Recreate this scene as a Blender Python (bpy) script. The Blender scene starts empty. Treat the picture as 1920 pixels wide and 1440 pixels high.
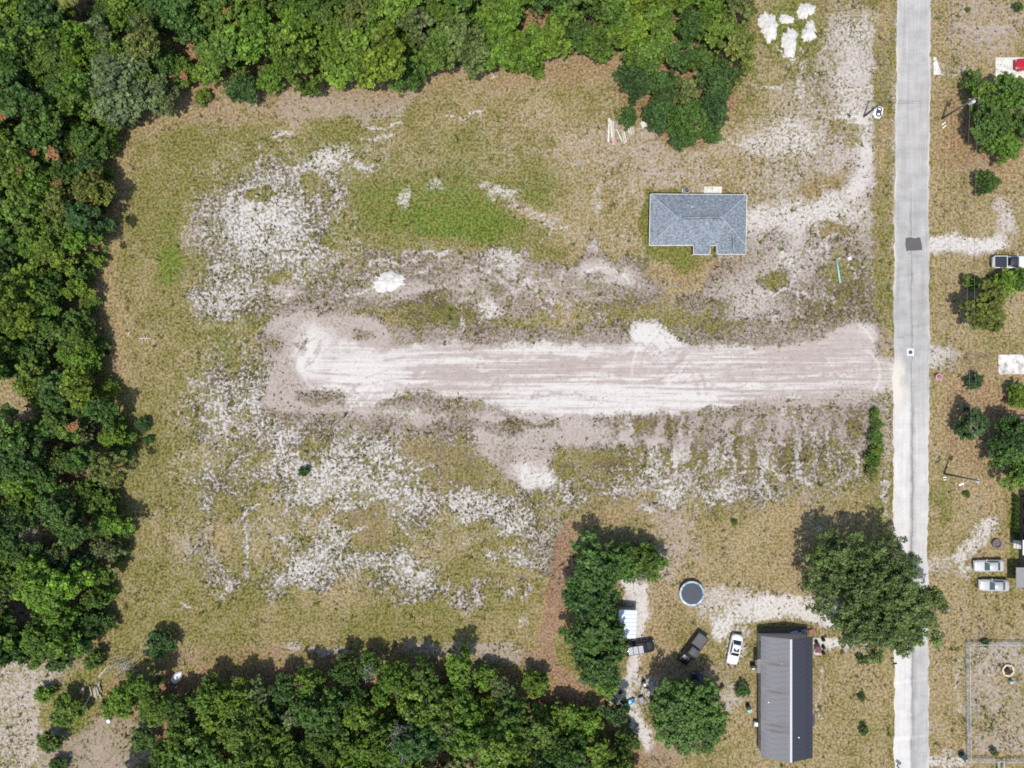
import bpy, bmesh, math, random
import numpy as np
from mathutils import Vector, Matrix

random.seed(7)
RNG = np.random.default_rng(11)
R = math.radians
scene = bpy.context.scene
col = scene.collection

# ------------------------------------------------------------------ camera, sky, sun, exposure
CAM_H = 115.0          # drone height in metres
GSD = 0.085            # metres on the ground for one pixel of the 1920 px photograph
cam_data = bpy.data.cameras.new("camera")
cam = bpy.data.objects.new("camera", cam_data)
col.objects.link(cam)
cam.location = (0, 0, CAM_H)
cam.rotation_euler = (0, 0, 0)
cam_data.sensor_width = 36.0
cam_data.lens = 36.0 * CAM_H / (1920 * GSD)
cam_data.clip_start = 0.5
cam_data.clip_end = 8000
scene.camera = cam

SUN_EL, SUN_AZ = 70.0, 197.0          # azimuth clockwise from +Y (top of the picture)
world = bpy.data.worlds.new("World")
scene.world = world
world.use_nodes = True
wn = world.node_tree
sky = wn.nodes.new("ShaderNodeTexSky")
sky.sky_type = 'NISHITA'
sky.sun_disc = False
sky.sun_elevation = R(SUN_EL)
sky.sun_rotation = R(SUN_AZ)
sky.air_density = 1.0
sky.dust_density = 1.5
bg = wn.nodes["Background"]
bg.inputs["Strength"].default_value = 0.15
wn.links.new(sky.outputs[0], bg.inputs[0])

sun_data = bpy.data.lights.new("sun", 'SUN')
sun_data.energy = 3.5
sun_data.angle = R(0.9)
sun_data.color = (1.0, 0.955, 0.885)
sun = bpy.data.objects.new("sun", sun_data)
col.objects.link(sun)
sd = Vector((math.sin(R(SUN_AZ)) * math.cos(R(SUN_EL)), math.cos(R(SUN_AZ)) * math.cos(R(SUN_EL)), math.sin(R(SUN_EL))))
sun.rotation_euler = sd.to_track_quat('Z', 'Y').to_euler()
sun.location = sd * 200

vs = scene.view_settings
vs.view_transform = 'Standard'
vs.look = 'None'
vs.exposure = 0.14
vs.gamma = 1.0
vs.use_curve_mapping = False
scene.render.engine = 'CYCLES'
cy = scene.cycles
cy.max_bounces = 6
cy.diffuse_bounces = 3
cy.glossy_bounces = 2
cy.transmission_bounces = 4
cy.transparent_max_bounces = 4
cy.caustics_reflective = False
cy.caustics_refractive = False
cy.use_denoising = False
cy.filter_width = 1.7
scene.render.film_transparent = False

# ------------------------------------------------------------------ coordinates
def P(px, py, h=0.0):
    """world x, y of the thing seen at photo pixel px, py when it is h metres above the ground"""
    k = GSD * (CAM_H - h) / CAM_H
    return ((px - 960) * k, (720 - py) * k)

def P3(px, py, h=0.0):
    x, y = P(px, py, h)
    return (x, y, h)

# ------------------------------------------------------------------ materials
MATS = {}
def new_mat(name):
    m = bpy.data.materials.new(name)
    m.use_nodes = True
    return m

def mat(name, rgb, rough=0.7, var=0.12, scale=6.0, metal=0.0, spec=0.4, bump=0.0, rgb2=None, detail=4.0, stretch=None):
    """a procedural material: colour broken by noise, optional bump"""
    if name in MATS:
        return MATS[name]
    m = new_mat(name)
    nt = m.node_tree
    b = nt.nodes["Principled BSDF"]
    b.inputs["Roughness"].default_value = rough
    b.inputs["Metallic"].default_value = metal
    b.inputs["Specular IOR Level"].default_value = spec
    tc = nt.nodes.new("ShaderNodeTexCoord")
    src = tc.outputs["Object"]
    if stretch:
        mp = nt.nodes.new("ShaderNodeMapping")
        mp.inputs["Scale"].default_value = stretch
        nt.links.new(src, mp.inputs[0]); src = mp.outputs[0]
    nz = nt.nodes.new("ShaderNodeTexNoise")
    nz.inputs["Scale"].default_value = scale
    nz.inputs["Detail"].default_value = detail
    nt.links.new(src, nz.inputs["Vector"])
    cr = nt.nodes.new("ShaderNodeValToRGB")
    lo = [max(0.0, c * (1 - var * 2)) for c in rgb]
    hi = [min(1.0, c * (1 + var * 2)) for c in (rgb2 or rgb)]
    cr.color_ramp.elements[0].position = 0.3
    cr.color_ramp.elements[1].position = 0.7
    cr.color_ramp.elements[0].color = (*lo, 1)
    cr.color_ramp.elements[1].color = (*hi, 1)
    nt.links.new(nz.outputs["Fac"], cr.inputs[0])
    nt.links.new(cr.outputs[0], b.inputs["Base Color"])
    if bump > 0:
        bp = nt.nodes.new("ShaderNodeBump")
        bp.inputs["Strength"].default_value = bump
        bp.inputs["Distance"].default_value = 0.05
        nt.links.new(nz.outputs["Fac"], bp.inputs["Height"])
        nt.links.new(bp.outputs[0], b.inputs["Normal"])
    MATS[name] = m
    return m

def foliage_mat(name="foliage", trans=0.28):
    m = new_mat(name)
    nt = m.node_tree
    for n in list(nt.nodes):
        nt.nodes.remove(n)
    out = nt.nodes.new("ShaderNodeOutputMaterial")
    oi = nt.nodes.new("ShaderNodeObjectInfo")
    at = nt.nodes.new("ShaderNodeAttribute"); at.attribute_name = "tint"
    mul = nt.nodes.new("ShaderNodeMix"); mul.data_type = 'RGBA'; mul.blend_type = 'MULTIPLY'
    mul.inputs[0].default_value = 1.0
    nt.links.new(oi.outputs["Color"], mul.inputs[6])
    nt.links.new(at.outputs["Color"], mul.inputs[7])
    pb = nt.nodes.new("ShaderNodeBsdfPrincipled")
    pb.inputs["Roughness"].default_value = 0.5
    pb.inputs["Specular IOR Level"].default_value = 0.35
    tr = nt.nodes.new("ShaderNodeBsdfTranslucent")
    mx = nt.nodes.new("ShaderNodeMixShader"); mx.inputs[0].default_value = trans
    nt.links.new(mul.outputs[2], pb.inputs["Base Color"])
    nt.links.new(mul.outputs[2], tr.inputs["Color"])
    nt.links.new(pb.outputs[0], mx.inputs[1])
    nt.links.new(tr.outputs[0], mx.inputs[2])
    nt.links.new(mx.outputs[0], out.inputs[0])
    MATS[name] = m
    return m
FOL = foliage_mat()

def glass_mat(name, rgb, rough=0.08):
    m = new_mat(name)
    b = m.node_tree.nodes["Principled BSDF"]
    b.inputs["Base Color"].default_value = (*rgb, 1)
    b.inputs["Roughness"].default_value = rough
    b.inputs["Specular IOR Level"].default_value = 0.7
    MATS[name] = m
    return m

# ------------------------------------------------------------------ tagging, linking
def tag(o, label=None, cat=None, group=None, kind=None):
    if label: o["label"] = label
    if cat: o["category"] = cat
    if group: o["group"] = group
    if kind: o["kind"] = kind
    return o

def empty(name, loc, rz=0.0, scale=1.0):
    o = bpy.data.objects.new(name, None)
    o.empty_display_size = 0.3
    o.location = loc
    o.rotation_euler = (0, 0, rz)
    o.scale = (scale, scale, scale) if not isinstance(scale, tuple) else scale
    col.objects.link(o)
    return o

def link(name, mesh, parent=None, loc=(0, 0, 0), rot=(0, 0, 0), scale=(1, 1, 1)):
    o = bpy.data.objects.new(name, mesh)
    o.location = loc; o.rotation_euler = rot; o.scale = scale
    if parent is not None:
        o.parent = parent
    col.objects.link(o)
    return o

def thing(name, label, cat, loc, rz=0.0, group=None, scale=1.0):
    return tag(empty(name, loc, rz, scale), label, cat, group)

def mesh_np(name, verts, faces, material=None, smooth=False):
    """fast mesh from numpy arrays; faces is (n,3) or (n,4)"""
    me = bpy.data.meshes.new(name)
    verts = np.ascontiguousarray(verts, dtype=np.float32)
    faces = np.ascontiguousarray(faces, dtype=np.int32)
    nf, k = faces.shape
    me.vertices.add(len(verts)); me.vertices.foreach_set("co", verts.ravel())
    me.loops.add(nf * k); me.loops.foreach_set("vertex_index", faces.ravel())
    me.polygons.add(nf)
    me.polygons.foreach_set("loop_start", np.arange(0, nf * k, k, dtype=np.int32))
    if smooth:
        me.polygons.foreach_set("use_smooth", np.ones(nf, dtype=bool))
    me.update(calc_edges=True)
    if material: me.materials.append(material)
    return me

class MB:
    """collects simple solids, then becomes one mesh object"""
    def __init__(self):
        self.v = []; self.f = []
    def add(self, verts, faces):
        o = len(self.v)
        self.v += [tuple(p) for p in verts]
        self.f += [tuple(i + o for i in f) for f in faces]
        return self
    def box(self, c, s, rz=0.0, taper=1.0):
        hx, hy, hz = s[0] / 2, s[1] / 2, s[2] / 2
        cs, sn = math.cos(rz), math.sin(rz)
        vv = []
        for z, t in ((-hz, 1.0), (hz, taper)):
            for x, y in ((-hx, -hy), (hx, -hy), (hx, hy), (-hx, hy)):
                x *= t; y *= t
                vv.append((c[0] + x * cs - y * sn, c[1] + x * sn + y * cs, c[2] + z))
        return self.add(vv, [(3, 2, 1, 0), (4, 5, 6, 7), (0, 1, 5, 4), (1, 2, 6, 5), (2, 3, 7, 6), (3, 0, 4, 7)])
    def tube(self, pts, radii, n=8, cap=True):
        pts = [Vector(p) for p in pts]
        if not hasattr(radii, '__len__'): radii = [radii] * len(pts)
        rings = []
        for i, p in enumerate(pts):
            d = (pts[min(i + 1, len(pts) - 1)] - pts[max(i - 1, 0)]).normalized()
            a = d.orthogonal().normalized() if abs(d.z) > 0.95 else d.cross(Vector((0, 0, 1))).normalized()
            b = d.cross(a).normalized()
            rings.append([p + (a * math.cos(2 * math.pi * k / n) + b * math.sin(2 * math.pi * k / n)) * radii[i] for k in range(n)])
        vv = [q for r in rings for q in r]
        ff = []
        for i in range(len(pts) - 1):
            for k in range(n):
                k2 = (k + 1) % n
                ff.append((i * n + k, i * n + k2, (i + 1) * n + k2, (i + 1) * n + k))
        if cap:
            ff.append(tuple(range(n - 1, -1, -1)))
            ff.append(tuple((len(pts) - 1) * n + k for k in range(n)))
        return self.add(vv, ff)
    def disc(self, c, r, h, n=24, r2=None, axis='z'):
        r2 = r if r2 is None else r2
        vv = []
        for z, rr in ((0, r), (h, r2)):
            for k in range(n):
                a = 2 * math.pi * k / n
                if axis == 'z': vv.append((c[0] + rr * math.cos(a), c[1] + rr * math.sin(a), c[2] + z))
                elif axis == 'y': vv.append((c[0] + rr * math.cos(a), c[1] + z, c[2] + rr * math.sin(a)))
                else: vv.append((c[0] + z, c[1] + rr * math.cos(a), c[2] + rr * math.sin(a)))
        ff = [tuple(range(n - 1, -1, -1)), tuple(n + k for k in range(n))]
        for k in range(n):
            k2 = (k + 1) % n
            ff.append((k, k2, n + k2, n + k))
        return self.add(vv, ff)
    def prism(self, poly, z0, z1):
        n = len(poly)
        vv = [(p[0], p[1], z0) for p in poly] + [(p[0], p[1], z1) for p in poly]
        ff = [tuple(range(n - 1, -1, -1)), tuple(n + k for k in range(n))]
        for k in range(n):
            k2 = (k + 1) % n
            ff.append((k, k2, n + k2, n + k))
        return self.add(vv, ff)
    def mesh(self, name, material, smooth=False, bevel=0.0):
        me = bpy.data.meshes.new(name)
        me.from_pydata([tuple(p) for p in self.v], [], self.f)
        bm = bmesh.new(); bm.from_mesh(me)
        bmesh.ops.recalc_face_normals(bm, faces=bm.faces)
        if bevel > 0:
            bmesh.ops.bevel(bm, geom=[e for e in bm.edges if e.is_manifold and e.calc_face_angle(0) > 0.6], offset=bevel, segments=2, affect='EDGES', profile=0.5)
        bm.to_mesh(me); bm.free()
        if smooth:
            for p in me.polygons: p.use_smooth = True
        me.materials.append(material)
        me.update()
        return me
    def build(self, name, material, parent=None, smooth=False, bevel=0.0, loc=(0, 0, 0), rz=0.0):
        return link(name, self.mesh(name, material, smooth, bevel), parent, loc, (0, 0, rz))

# ------------------------------------------------------------------ 2D noise in numpy
def value_noise(x, y, cell, seed):
    """smooth value noise at arbitrary positions, 0..1"""
    g = np.random.default_rng(seed).random((256, 256)).astype(np.float32)
    u = x / cell + 1000.0; v = y / cell + 1000.0
    i = np.floor(u).astype(np.int64); j = np.floor(v).astype(np.int64)
    fu = (u - i).astype(np.float32); fv = (v - j).astype(np.float32)
    fu = fu * fu * (3 - 2 * fu); fv = fv * fv * (3 - 2 * fv)
    i0 = i % 256; j0 = j % 256; i1 = (i + 1) % 256; j1 = (j + 1) % 256
    return (g[i0, j0] * (1 - fu) * (1 - fv) + g[i1, j0] * fu * (1 - fv) + g[i0, j1] * (1 - fu) * fv + g[i1, j1] * fu * fv)

def fbm(x, y, cell, seed, octv=4, gain=0.5):
    s = 0; a = 1.0; t = 0
    for k in range(octv):
        s = s + a * value_noise(x, y, cell / 2 ** k, seed + 31 * k)
        t += a; a *= gain
    return s / t

def smooth01(a, b, x):
    t = np.clip((x - a) / (b - a), 0, 1)
    return t * t * (3 - 2 * t)
# ------------------------------------------------------------------ the ground sheet
def outer(a, step, far):
    r = []; d = step
    while a < far:
        d *= 1.6; a += d; r.append(a)
    return r
_fx = np.arange(-150, 2071, 3.0); _fy = np.arange(-120, 1561, 3.0)
_o = outer(0, 3.0, 30000)
gx = np.concatenate([[_fx[0] - v for v in reversed(_o)], _fx, [_fx[-1] + v for v in _o]])
gy = np.concatenate([[_fy[0] - v for v in reversed(_o)], _fy, [_fy[-1] + v for v in _o]])
X, Y = np.meshgrid(gx, gy, indexing='ij')
X = X.astype(np.float64); Y = Y.astype(np.float64)
# coordinates with a ragged warp so that painted areas get natural edges
WX = X + (fbm(X, Y, 46, 1, 4) - 0.5) * 44 + (fbm(X, Y, 12, 5, 2) - 0.5) * 16
WY = Y + (fbm(X, Y, 46, 2, 4) - 0.5) * 44 + (fbm(X, Y, 12, 6, 2) - 0.5) * 16
SX = X + (fbm(X, Y, 30, 3, 4, 0.75) - 0.5) * 32
SY = Y + (fbm(X, Y, 30, 4, 4, 0.75) - 0.5) * 32

CH = {
    'sand': np.full(X.shape, 0.15), 'tone': np.full(X.shape, 0.35), 'dry': np.full(X.shape, 0.36),
    'green': np.full(X.shape, 0.05), 'litter': np.zeros(X.shape), 'grey': np.zeros(X.shape), 'dirt': np.zeros(X.shape),  # last channel: dark soil, and painted shade beside the house
}
HGT = np.zeros(X.shape)
CH['dry'] += (fbm(X, Y, 160, 21, 4) - 0.5) * 0.9
CH['green'] += np.clip(fbm(X, Y, 120, 22, 4) - 0.52, 0, 1) * 1.2
CH['sand'] += (fbm(X, Y, 90, 23, 5) - 0.5) * 0.30

def win(x0, x1, y0, y1, m=48):
    return (slice(*np.searchsorted(gx, [x0 - m, x1 + m])), slice(*np.searchsorted(gy, [y0 - m, y1 + m])))

def lay(w, mask, **kw):
    for k, v in kw.items():
        CH[k][w] = CH[k][w] * (1 - mask) + v * mask

def ell(cx, cy, rx, ry, rot=0.0, soft=0.5, sharp=False, **kw):
    q = max(rx, ry) * (1 + soft)
    w = win(cx - q, cx + q, cy - q, cy + q)
    x = (SX if sharp else WX)[w] - cx; y = (SY if sharp else WY)[w] - cy
    c, s = math.cos(R(rot)), math.sin(R(rot))
    u = (x * c + y * s) / rx; v = (-x * s + y * c) / ry
    d = np.sqrt(u * u + v * v)
    lay(w, 1 - smooth01(1 - soft, 1 + soft, d), **kw)

def seg_dist(ax, ay, bx, by, px, py):
    dx, dy = bx - ax, by - ay
    t = np.clip(((px - ax) * dx + (py - ay) * dy) / (dx * dx + dy * dy + 1e-9), 0, 1)
    return np.hypot(px - ax - t * dx, py - ay - t * dy)

def poly(pts, soft=10, amt=1.0, sharp=True, **kw):
    w = win(min(p[0] for p in pts) - soft, max(p[0] for p in pts) + soft, min(p[1] for p in pts) - soft, max(p[1] for p in pts) + soft)
    px, py = (SX[w], SY[w]) if sharp else (WX[w], WY[w])
    inside = np.zeros(px.shape, bool); dist = np.full(px.shape, 1e9)
    n = len(pts)
    for i in range(n):
        ax, ay = pts[i]; bx, by = pts[(i + 1) % n]
        dist = np.minimum(dist, seg_dist(ax, ay, bx, by, px, py))
        cond = ((ay > py) != (by > py))
        xi = (bx - ax) * (py - ay) / (by - ay + 1e-9) + ax
        inside ^= cond & (px < xi)
    sd = np.where(inside, -dist, dist)
    lay(w, (1 - smooth01(-soft, soft, sd)) * amt, **kw)

def path(pts, wd, soft=0.6, amt=1.0, sharp=True, plain=False, **kw):
    w = win(min(p[0] for p in pts) - wd, max(p[0] for p in pts) + wd, min(p[1] for p in pts) - wd, max(p[1] for p in pts) + wd)
    px, py = (X[w], Y[w]) if plain else (SX[w], SY[w]) if sharp else (WX[w], WY[w])
    dist = np.full(px.shape, 1e9)
    for (ax, ay), (bx, by) in zip(pts[:-1], pts[1:]):
        dist = np.minimum(dist, seg_dist(ax, ay, bx, by, px, py))
    lay(w, (1 - smooth01(wd / 2 * (1 - soft), wd / 2 * (1 + soft), dist)) * amt, **kw)

# --- broad zones
ell(1300, 330, 330, 180, 0, 0.6, dry=0.85, green=0.0, sand=0.30)
ell(1000, 250, 190, 90, 0, 0.6, dry=0.72, green=0.05, sand=0.26)
ell(1230, 300, 110, 60, 0, 0.6, sand=0.45, tone=0.6, dry=0.95)
ell(430, 290, 150, 45, -10, 0.5, dry=0.22, green=0.2, sand=0.12)
ell(270, 560, 110, 330, 0, 0.5, dry=0.38, green=0.14, sand=0.13)
ell(300, 900, 80, 70, 0, 0.5, dry=0.15, green=0.3, sand=0.10)
ell(300, 1080, 110, 120, 0, 0.6, dry=0.26, green=0.12, sand=0.13)
ell(600, 1170, 460, 45, 0, 0.6, dry=0.3, green=0.03, sand=0.12)
ell(1430, 1040, 260, 150, 0, 0.5, dry=0.85, green=0.0, sand=0.25, tone=0.6)
poly([(1515, 1200), (1680, 1180), (1680, 1480), (1340, 1480), (1340, 1260), (1420, 1250)], 20, dry=0.68, sand=0.20, green=0.05, tone=0.6)
poly([(1745, -200), (2200, -200), (2200, 1700), (1745, 1700)], 10, dry=0.78, sand=0.25, green=0.03, tone=0.6)
# wood floor
poly([(-3000, -3000), (1420, -3000), (1420, 70), (1160, 110), (1000, 100), (840, 90), (640, 130), (440, 150), (240, 215), (195, 330), (175, 520), (175, 690), (215, 800), (215, 1010), (190, 1210), (120, 1260), (-3000, 1260)], 22, litter=0.75, sand=0.1, dry=0.6, tone=0.9, green=0.0)
poly([(100, 1300), (240, 1270), (520, 1240), (1000, 1265), (1130, 1300), (1215, 1440), (1215, 4000), (-3000, 4000), (-3000, 1500), (300, 1450)], 20, litter=0.75, sand=0.1, dry=0.6, tone=0.9, green=0.0)
poly([(1145, 95), (1400, 70), (1380, 200), (1310, 280), (1245, 275), (1200, 215), (1150, 180)], 14, litter=0.7, sand=0.1, dry=0.7, green=0.0)
# fringes of dead grass and straw along the trees
path([(205, 240), (215, 330), (205, 430), (195, 560), (215, 690)], 55, 0.7, 0.75, sharp=False, litter=0.42, dry=0.95, green=0.0)
path([(260, 235), (350, 205), (450, 195), (560, 200), (680, 175), (790, 150), (850, 120), (950, 135), (1060, 120), (1150, 130)], 62, 0.6, 0.85, sharp=False, litter=0.40, dry=1.0, sand=0.30, tone=0.8, green=0.0)
ell(700, 200, 80, 26, 0, 0.5, sand=0.45, tone=0.8)
ell(560, 200, 90, 22, 0, 0.5, sand=0.48, tone=0.7)
ell(1090, 135, 70, 25, 0, 0.6, litter=0.5, dry=1.0)
ell(1195, 195, 14, 14, 0, 0.5, litter=0.65)
path([(330, 1235), (480, 1225), (620, 1232), (760, 1225), (900, 1225), (1010, 1235)], 34, 0.6, 0.8, litter=0.55, sand=0.4, tone=1.0, green=0)
path([(780, 1215), (860, 1215), (960, 1225)], 40, 0.6, 0.8, sand=0.62, tone=0.7, litter=0.1)
path([(540, 1215), (660, 1220)], 14, 0.6, 0.8, sand=0.75, tone=0.6, litter=0.1)
ell(215, 790, 22, 40, 0, 0.6, green=0.35, dry=0.4)
ell(190, 735, 20, 26, 0, 0.5, litter=0.35, dry=0.8, green=0.3)
ell(225, 1000, 18, 120, 0, 0.6, green=0.3, dry=0.25, litter=0.0)

# --- upper-left speckled sand
ell(540, 430, 200, 160, 0, 0.65, sand=0.38, tone=0.15)
ell(420, 445, 64, 50, 0, 0.95, sand=0.44, tone=0.35)
ell(510, 405, 95, 72, -20, 0.8, sand=0.62, tone=0.0)
ell(500, 420, 60, 44, -10, 0.8, sand=0.68, tone=0.05)
ell(610, 305, 55, 20, -22, 0.5, sand=0.62, tone=0.05)
ell(545, 345, 60, 22, -20, 0.5, sand=0.5, tone=0.1)
ell(485, 365, 26, 14, 0, 0.5, sand=0.16, dry=0.3)
ell(585, 475, 50, 28, 10, 0.5, sand=0.58, tone=0.1)
ell(450, 528, 58, 15, 5, 0.9, sand=0.56, tone=0.1)
ell(430, 562, 64, 26, 0, 0.9, sand=0.55, tone=0.1)
ell(640, 400, 60, 60, 0, 0.6, sand=0.4, dry=0.5)
ell(590, 345, 22, 18, 0, 0.5, green=0.25, sand=0.2)
ell(620, 450, 36, 30, 0, 0.6, green=0.35, dry=0.3, sand=0.25)
ell(520, 512, 30, 12, 0, 0.6, green=0.2, sand=0.2)
# greens
ell(318, 420, 24, 44, 0, 0.6, green=0.45, dry=0.2, sand=0.08)
ell(322, 495, 22, 34, 0, 0.5, green=0.85, dry=0.1, sand=0.05)
ell(870, 300, 110, 55, 0, 0.7, green=0.30, dry=0.3, sand=0.2)
ell(720, 370, 60, 40, 0, 0.6, green=0.40, dry=0.25, sand=0.16)
ell(1020, 345, 70, 40, 0, 0.7, green=0.30, dry=0.4, sand=0.24)
ell(850, 398, 165, 58, -4, 0.6, green=0.62, dry=0.15, sand=0.12)
ell(880, 422, 95, 30, -4, 0.6, green=0.95, dry=0.05, sand=0.04)
ell(800, 412, 40, 18, 0, 0.6, green=0.8, dry=0.0, sand=0.04)
ell(985, 385, 40, 18, 0, 0.6, green=0.5, dry=0.2, sand=0.1)
ell(780, 460, 90, 16, 0, 0.6, green=0.30, dry=0.4, sand=0.18)
ell(940, 354, 36, 13, 0, 0.6, sand=0.52, tone=0.1, green=0.05)
ell(815, 350, 30, 12, 0, 0.6, sand=0.42, tone=0.2)
ell(758, 378, 14, 20, 0, 0.6, sand=0.55, tone=0.2)
ell(1000, 400, 60, 20, 30, 0.6, sand=0.42, tone=0.3, dry=0.9, green=0.0)
# brown band above the sand road
ell(960, 500, 280, 30, 0, 0.6, sand=0.42, tone=0.7, dry=0.75, green=0.0)
ell(1000, 545, 280, 58, 0, 0.5, sand=0.58, tone=0.8, dry=0.8, green=0.0, dirt=0.25)
ell(800, 548, 120, 22, 6, 0.5, sand=0.80, tone=0.85, dirt=0.2)
ell(950, 485, 50, 18, 0, 0.5, sand=0.62, tone=0.2)
ell(972, 505, 12, 22, 0, 0.6, sand=0.6, tone=0.4)
ell(1118, 372, 12, 30, 0, 0.6, sand=0.58, tone=0.5)
ell(1105, 462, 14, 16, 0, 0.6, sand=0.7, tone=0.5)
ell(1130, 520, 50, 38, 0, 0.5, sand=0.84, tone=0.6, dirt=0.1)
ell(1105, 545, 60, 25, 0, 0.6, sand=0.55, tone=0.8)
ell(915, 583, 26, 26, 30, 0.4, sand=0.88, tone=0.3)
ell(1040, 480, 40, 20, 0, 0.6, sand=0.18, green=0.12, dry=0.4)
ell(1060, 590, 60, 34, 0, 0.5, sand=0.26, green=0.08, dry=0.55)
ell(1000, 610, 40, 18, 0, 0.5, sand=0.3, green=0.2, dry=0.5)
ell(1140, 610, 40, 30, 0, 0.5, sand=0.3, dry=0.5, dirt=0.2)
ell(590, 560, 120, 30, 0, 0.6, sand=0.52, tone=0.7, dry=0.6, dirt=0.25)
ell(520, 550, 20, 14, 0, 0.5, sand=0.75, tone=0.7)
ell(820, 595, 80, 42, 0, 0.45, sand=0.22, green=0.12, dry=0.3, dirt=0.4)
ell(830, 600, 34, 22, 20, 0.5, sand=0.05, green=0.6, dry=0.1)
# around the house
poly([(1225, 500), (1330, 495), (1455, 452), (1450, 490), (1365, 545), (1260, 556), (1235, 540)], 16, litter=0.30, dry=1.0, sand=0.12, green=0.0)
ell(1335, 500, 110, 14, -8, 0.6, litter=0.34, dry=1.0, sand=0.08)
ell(1250, 468, 48, 16, 0, 0.5, sharp=True, green=0.55, dry=0.1, dirt=0.25, sand=0.04, litter=0)  # green grass below the house, shade painted in as darker colour
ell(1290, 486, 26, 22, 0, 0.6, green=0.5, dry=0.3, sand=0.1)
ell(1211, 415, 11, 58, 0, 0.4, sharp=True, green=0.55, dry=0.1, dirt=0.25, sand=0.03)  # grass along the west wall, darkened with painted shade
ell(1260, 361, 50, 5, 0, 0.4, sharp=True, green=0.55, dry=0.1, dirt=0.25, sand=0.03)  # thin grass strip at the north wall, shade painted into its green
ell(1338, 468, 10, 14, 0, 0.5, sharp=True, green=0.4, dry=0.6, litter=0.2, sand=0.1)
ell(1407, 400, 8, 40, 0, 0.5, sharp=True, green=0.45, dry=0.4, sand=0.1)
ell(1360, 485, 28, 8, 0, 0.5, sand=0.55, tone=0.5)
# sandy ground between house and road
ell(1530, 475, 140, 150, 0, 0.5, sand=0.60, tone=0.85, dry=0.7, green=0.0, dirt=0.15)
ell(1560, 240, 120, 130, 0, 0.6, sand=0.47, tone=0.6, dry=0.7)
ell(1480, 120, 140, 60, 0, 0.6, sand=0.27, dry=0.5, green=0.06)
ell(1500, 15, 110, 40, 0, 0.6, sand=0.15, litter=0.18, dry=0.8, green=0.05)
ell(1440, 555, 105, 50, 0, 0.6, sand=0.68, tone=0.4, dirt=0.1)
ell(1430, 565, 60, 30, 0, 0.7, sand=0.74, tone=0.2)
ell(1505, 500, 60, 75, 20, 0.6, sand=0.70, tone=0.9)
ell(1425, 428, 34, 36, 0, 0.5, sand=0.72, tone=0.35)
ell(1560, 400, 70, 40, -30, 0.5, sand=0.62, tone=0.85)
path([(1610, 100), (1605, 220), (1590, 330), (1530, 430), (1460, 520), (1400, 590)], 190, 0.8, 0.9, sharp=False, sand=0.56, tone=0.6, dirt=0.25)
path([(1602, 70), (1618, 150), (1598, 225), (1622, 280), (1612, 330), (1580, 380), (1510, 440), (1450, 500), (1400, 560)], 84, 0.7, 0.95, sharp=False, sand=0.70, tone=0.5)
path([(1560, 390), (1500, 400), (1425, 415)], 46, 0.7, 0.95, sharp=False, sand=0.80, tone=0.3)
path([(1600, 225), (1624, 280), (1617, 335), (1600, 365)], 26, 0.6, 0.95, sand=0.86, tone=0.3)
ell(1590, 230, 40, 16, 0, 0.5, sand=0.8, tone=0.1)
ell(1480, 262, 60, 34, -10, 0.6, sand=0.70, tone=0.25)
ell(1600, 165, 34, 46, 0, 0.6, sand=0.70, tone=0.4)
ell(1615, 60, 18, 22, 0, 0.6, sand=0.6, tone=0.3)
ell(1540, 350, 60, 24, -30, 0.6, litter=0.28, dry=1.0, sand=0.2)
ell(1580, 250, 40, 20, 0, 0.6, sand=0.3, green=0.12, dry=0.5)
ell(1575, 520, 42, 62, 0, 0.5, sand=0.26, tone=0.7, green=0.08, dry=0.35, dirt=0.2)
ell(1555, 570, 70, 44, 0, 0.5, sand=0.42, tone=0.8, dry=0.5, dirt=0.5)
ell(1560, 430, 34, 22, 0, 0.5, sand=0.25, dry=0.5, dirt=0.25)
ell(1458, 535, 24, 20, 0, 0.5, sand=0.16, dry=0.3, green=0.1)
ell(1270, 585, 60, 20, 0, 0.5, sand=0.18, green=0.12, dry=0.35, dirt=0.25)
ell(1310, 570, 60, 20, 0, 0.5, sand=0.4, tone=0.7, dry=0.6, dirt=0.2)
ell(1410, 622, 140, 24, 0, 0.5, sand=0.46, tone=0.9, dry=0.6, dirt=0.6)
ell(1340, 620, 60, 14, 0, 0.5, sand=0.14, green=0.15, dry=0.4, dirt=0.2)
ell(1482, 50, 62, 58, 0, 0.5, green=0.5, dry=0.2, sand=0.10)
# verges of the road
path([(1660, -200), (1656, 300), (1652, 640)], 34, 0.4, 0.9, green=0.16, dry=0.35, sand=0.13, tone=0.5, litter=0.06)
ell(1650, 270, 14, 50, 0, 0.5, litter=0.32, dry=1.0, green=0.0)
ell(1655, 40, 14, 60, 0, 0.5, litter=0.2, dry=0.9)
ell(1655, 620, 14, 50, 0, 0.5, litter=0.15, dry=0.8, sand=0.4, tone=0.9)
path([(1637, 740), (1640, 830), (1632, 900)], 26, 0.5, 0.9, green=0.55, dry=0.1, sand=0.12)
path([(1662, 740), (1662, 840), (1662, 990)], 18, 0.5, 0.9, sand=0.52, tone=0.4, dry=0.5, green=0.12)
path([(1655, 940), (1652, 1060)], 22, 0.5, 0.9, green=0.35, dry=0.4, sand=0.2)

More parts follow.
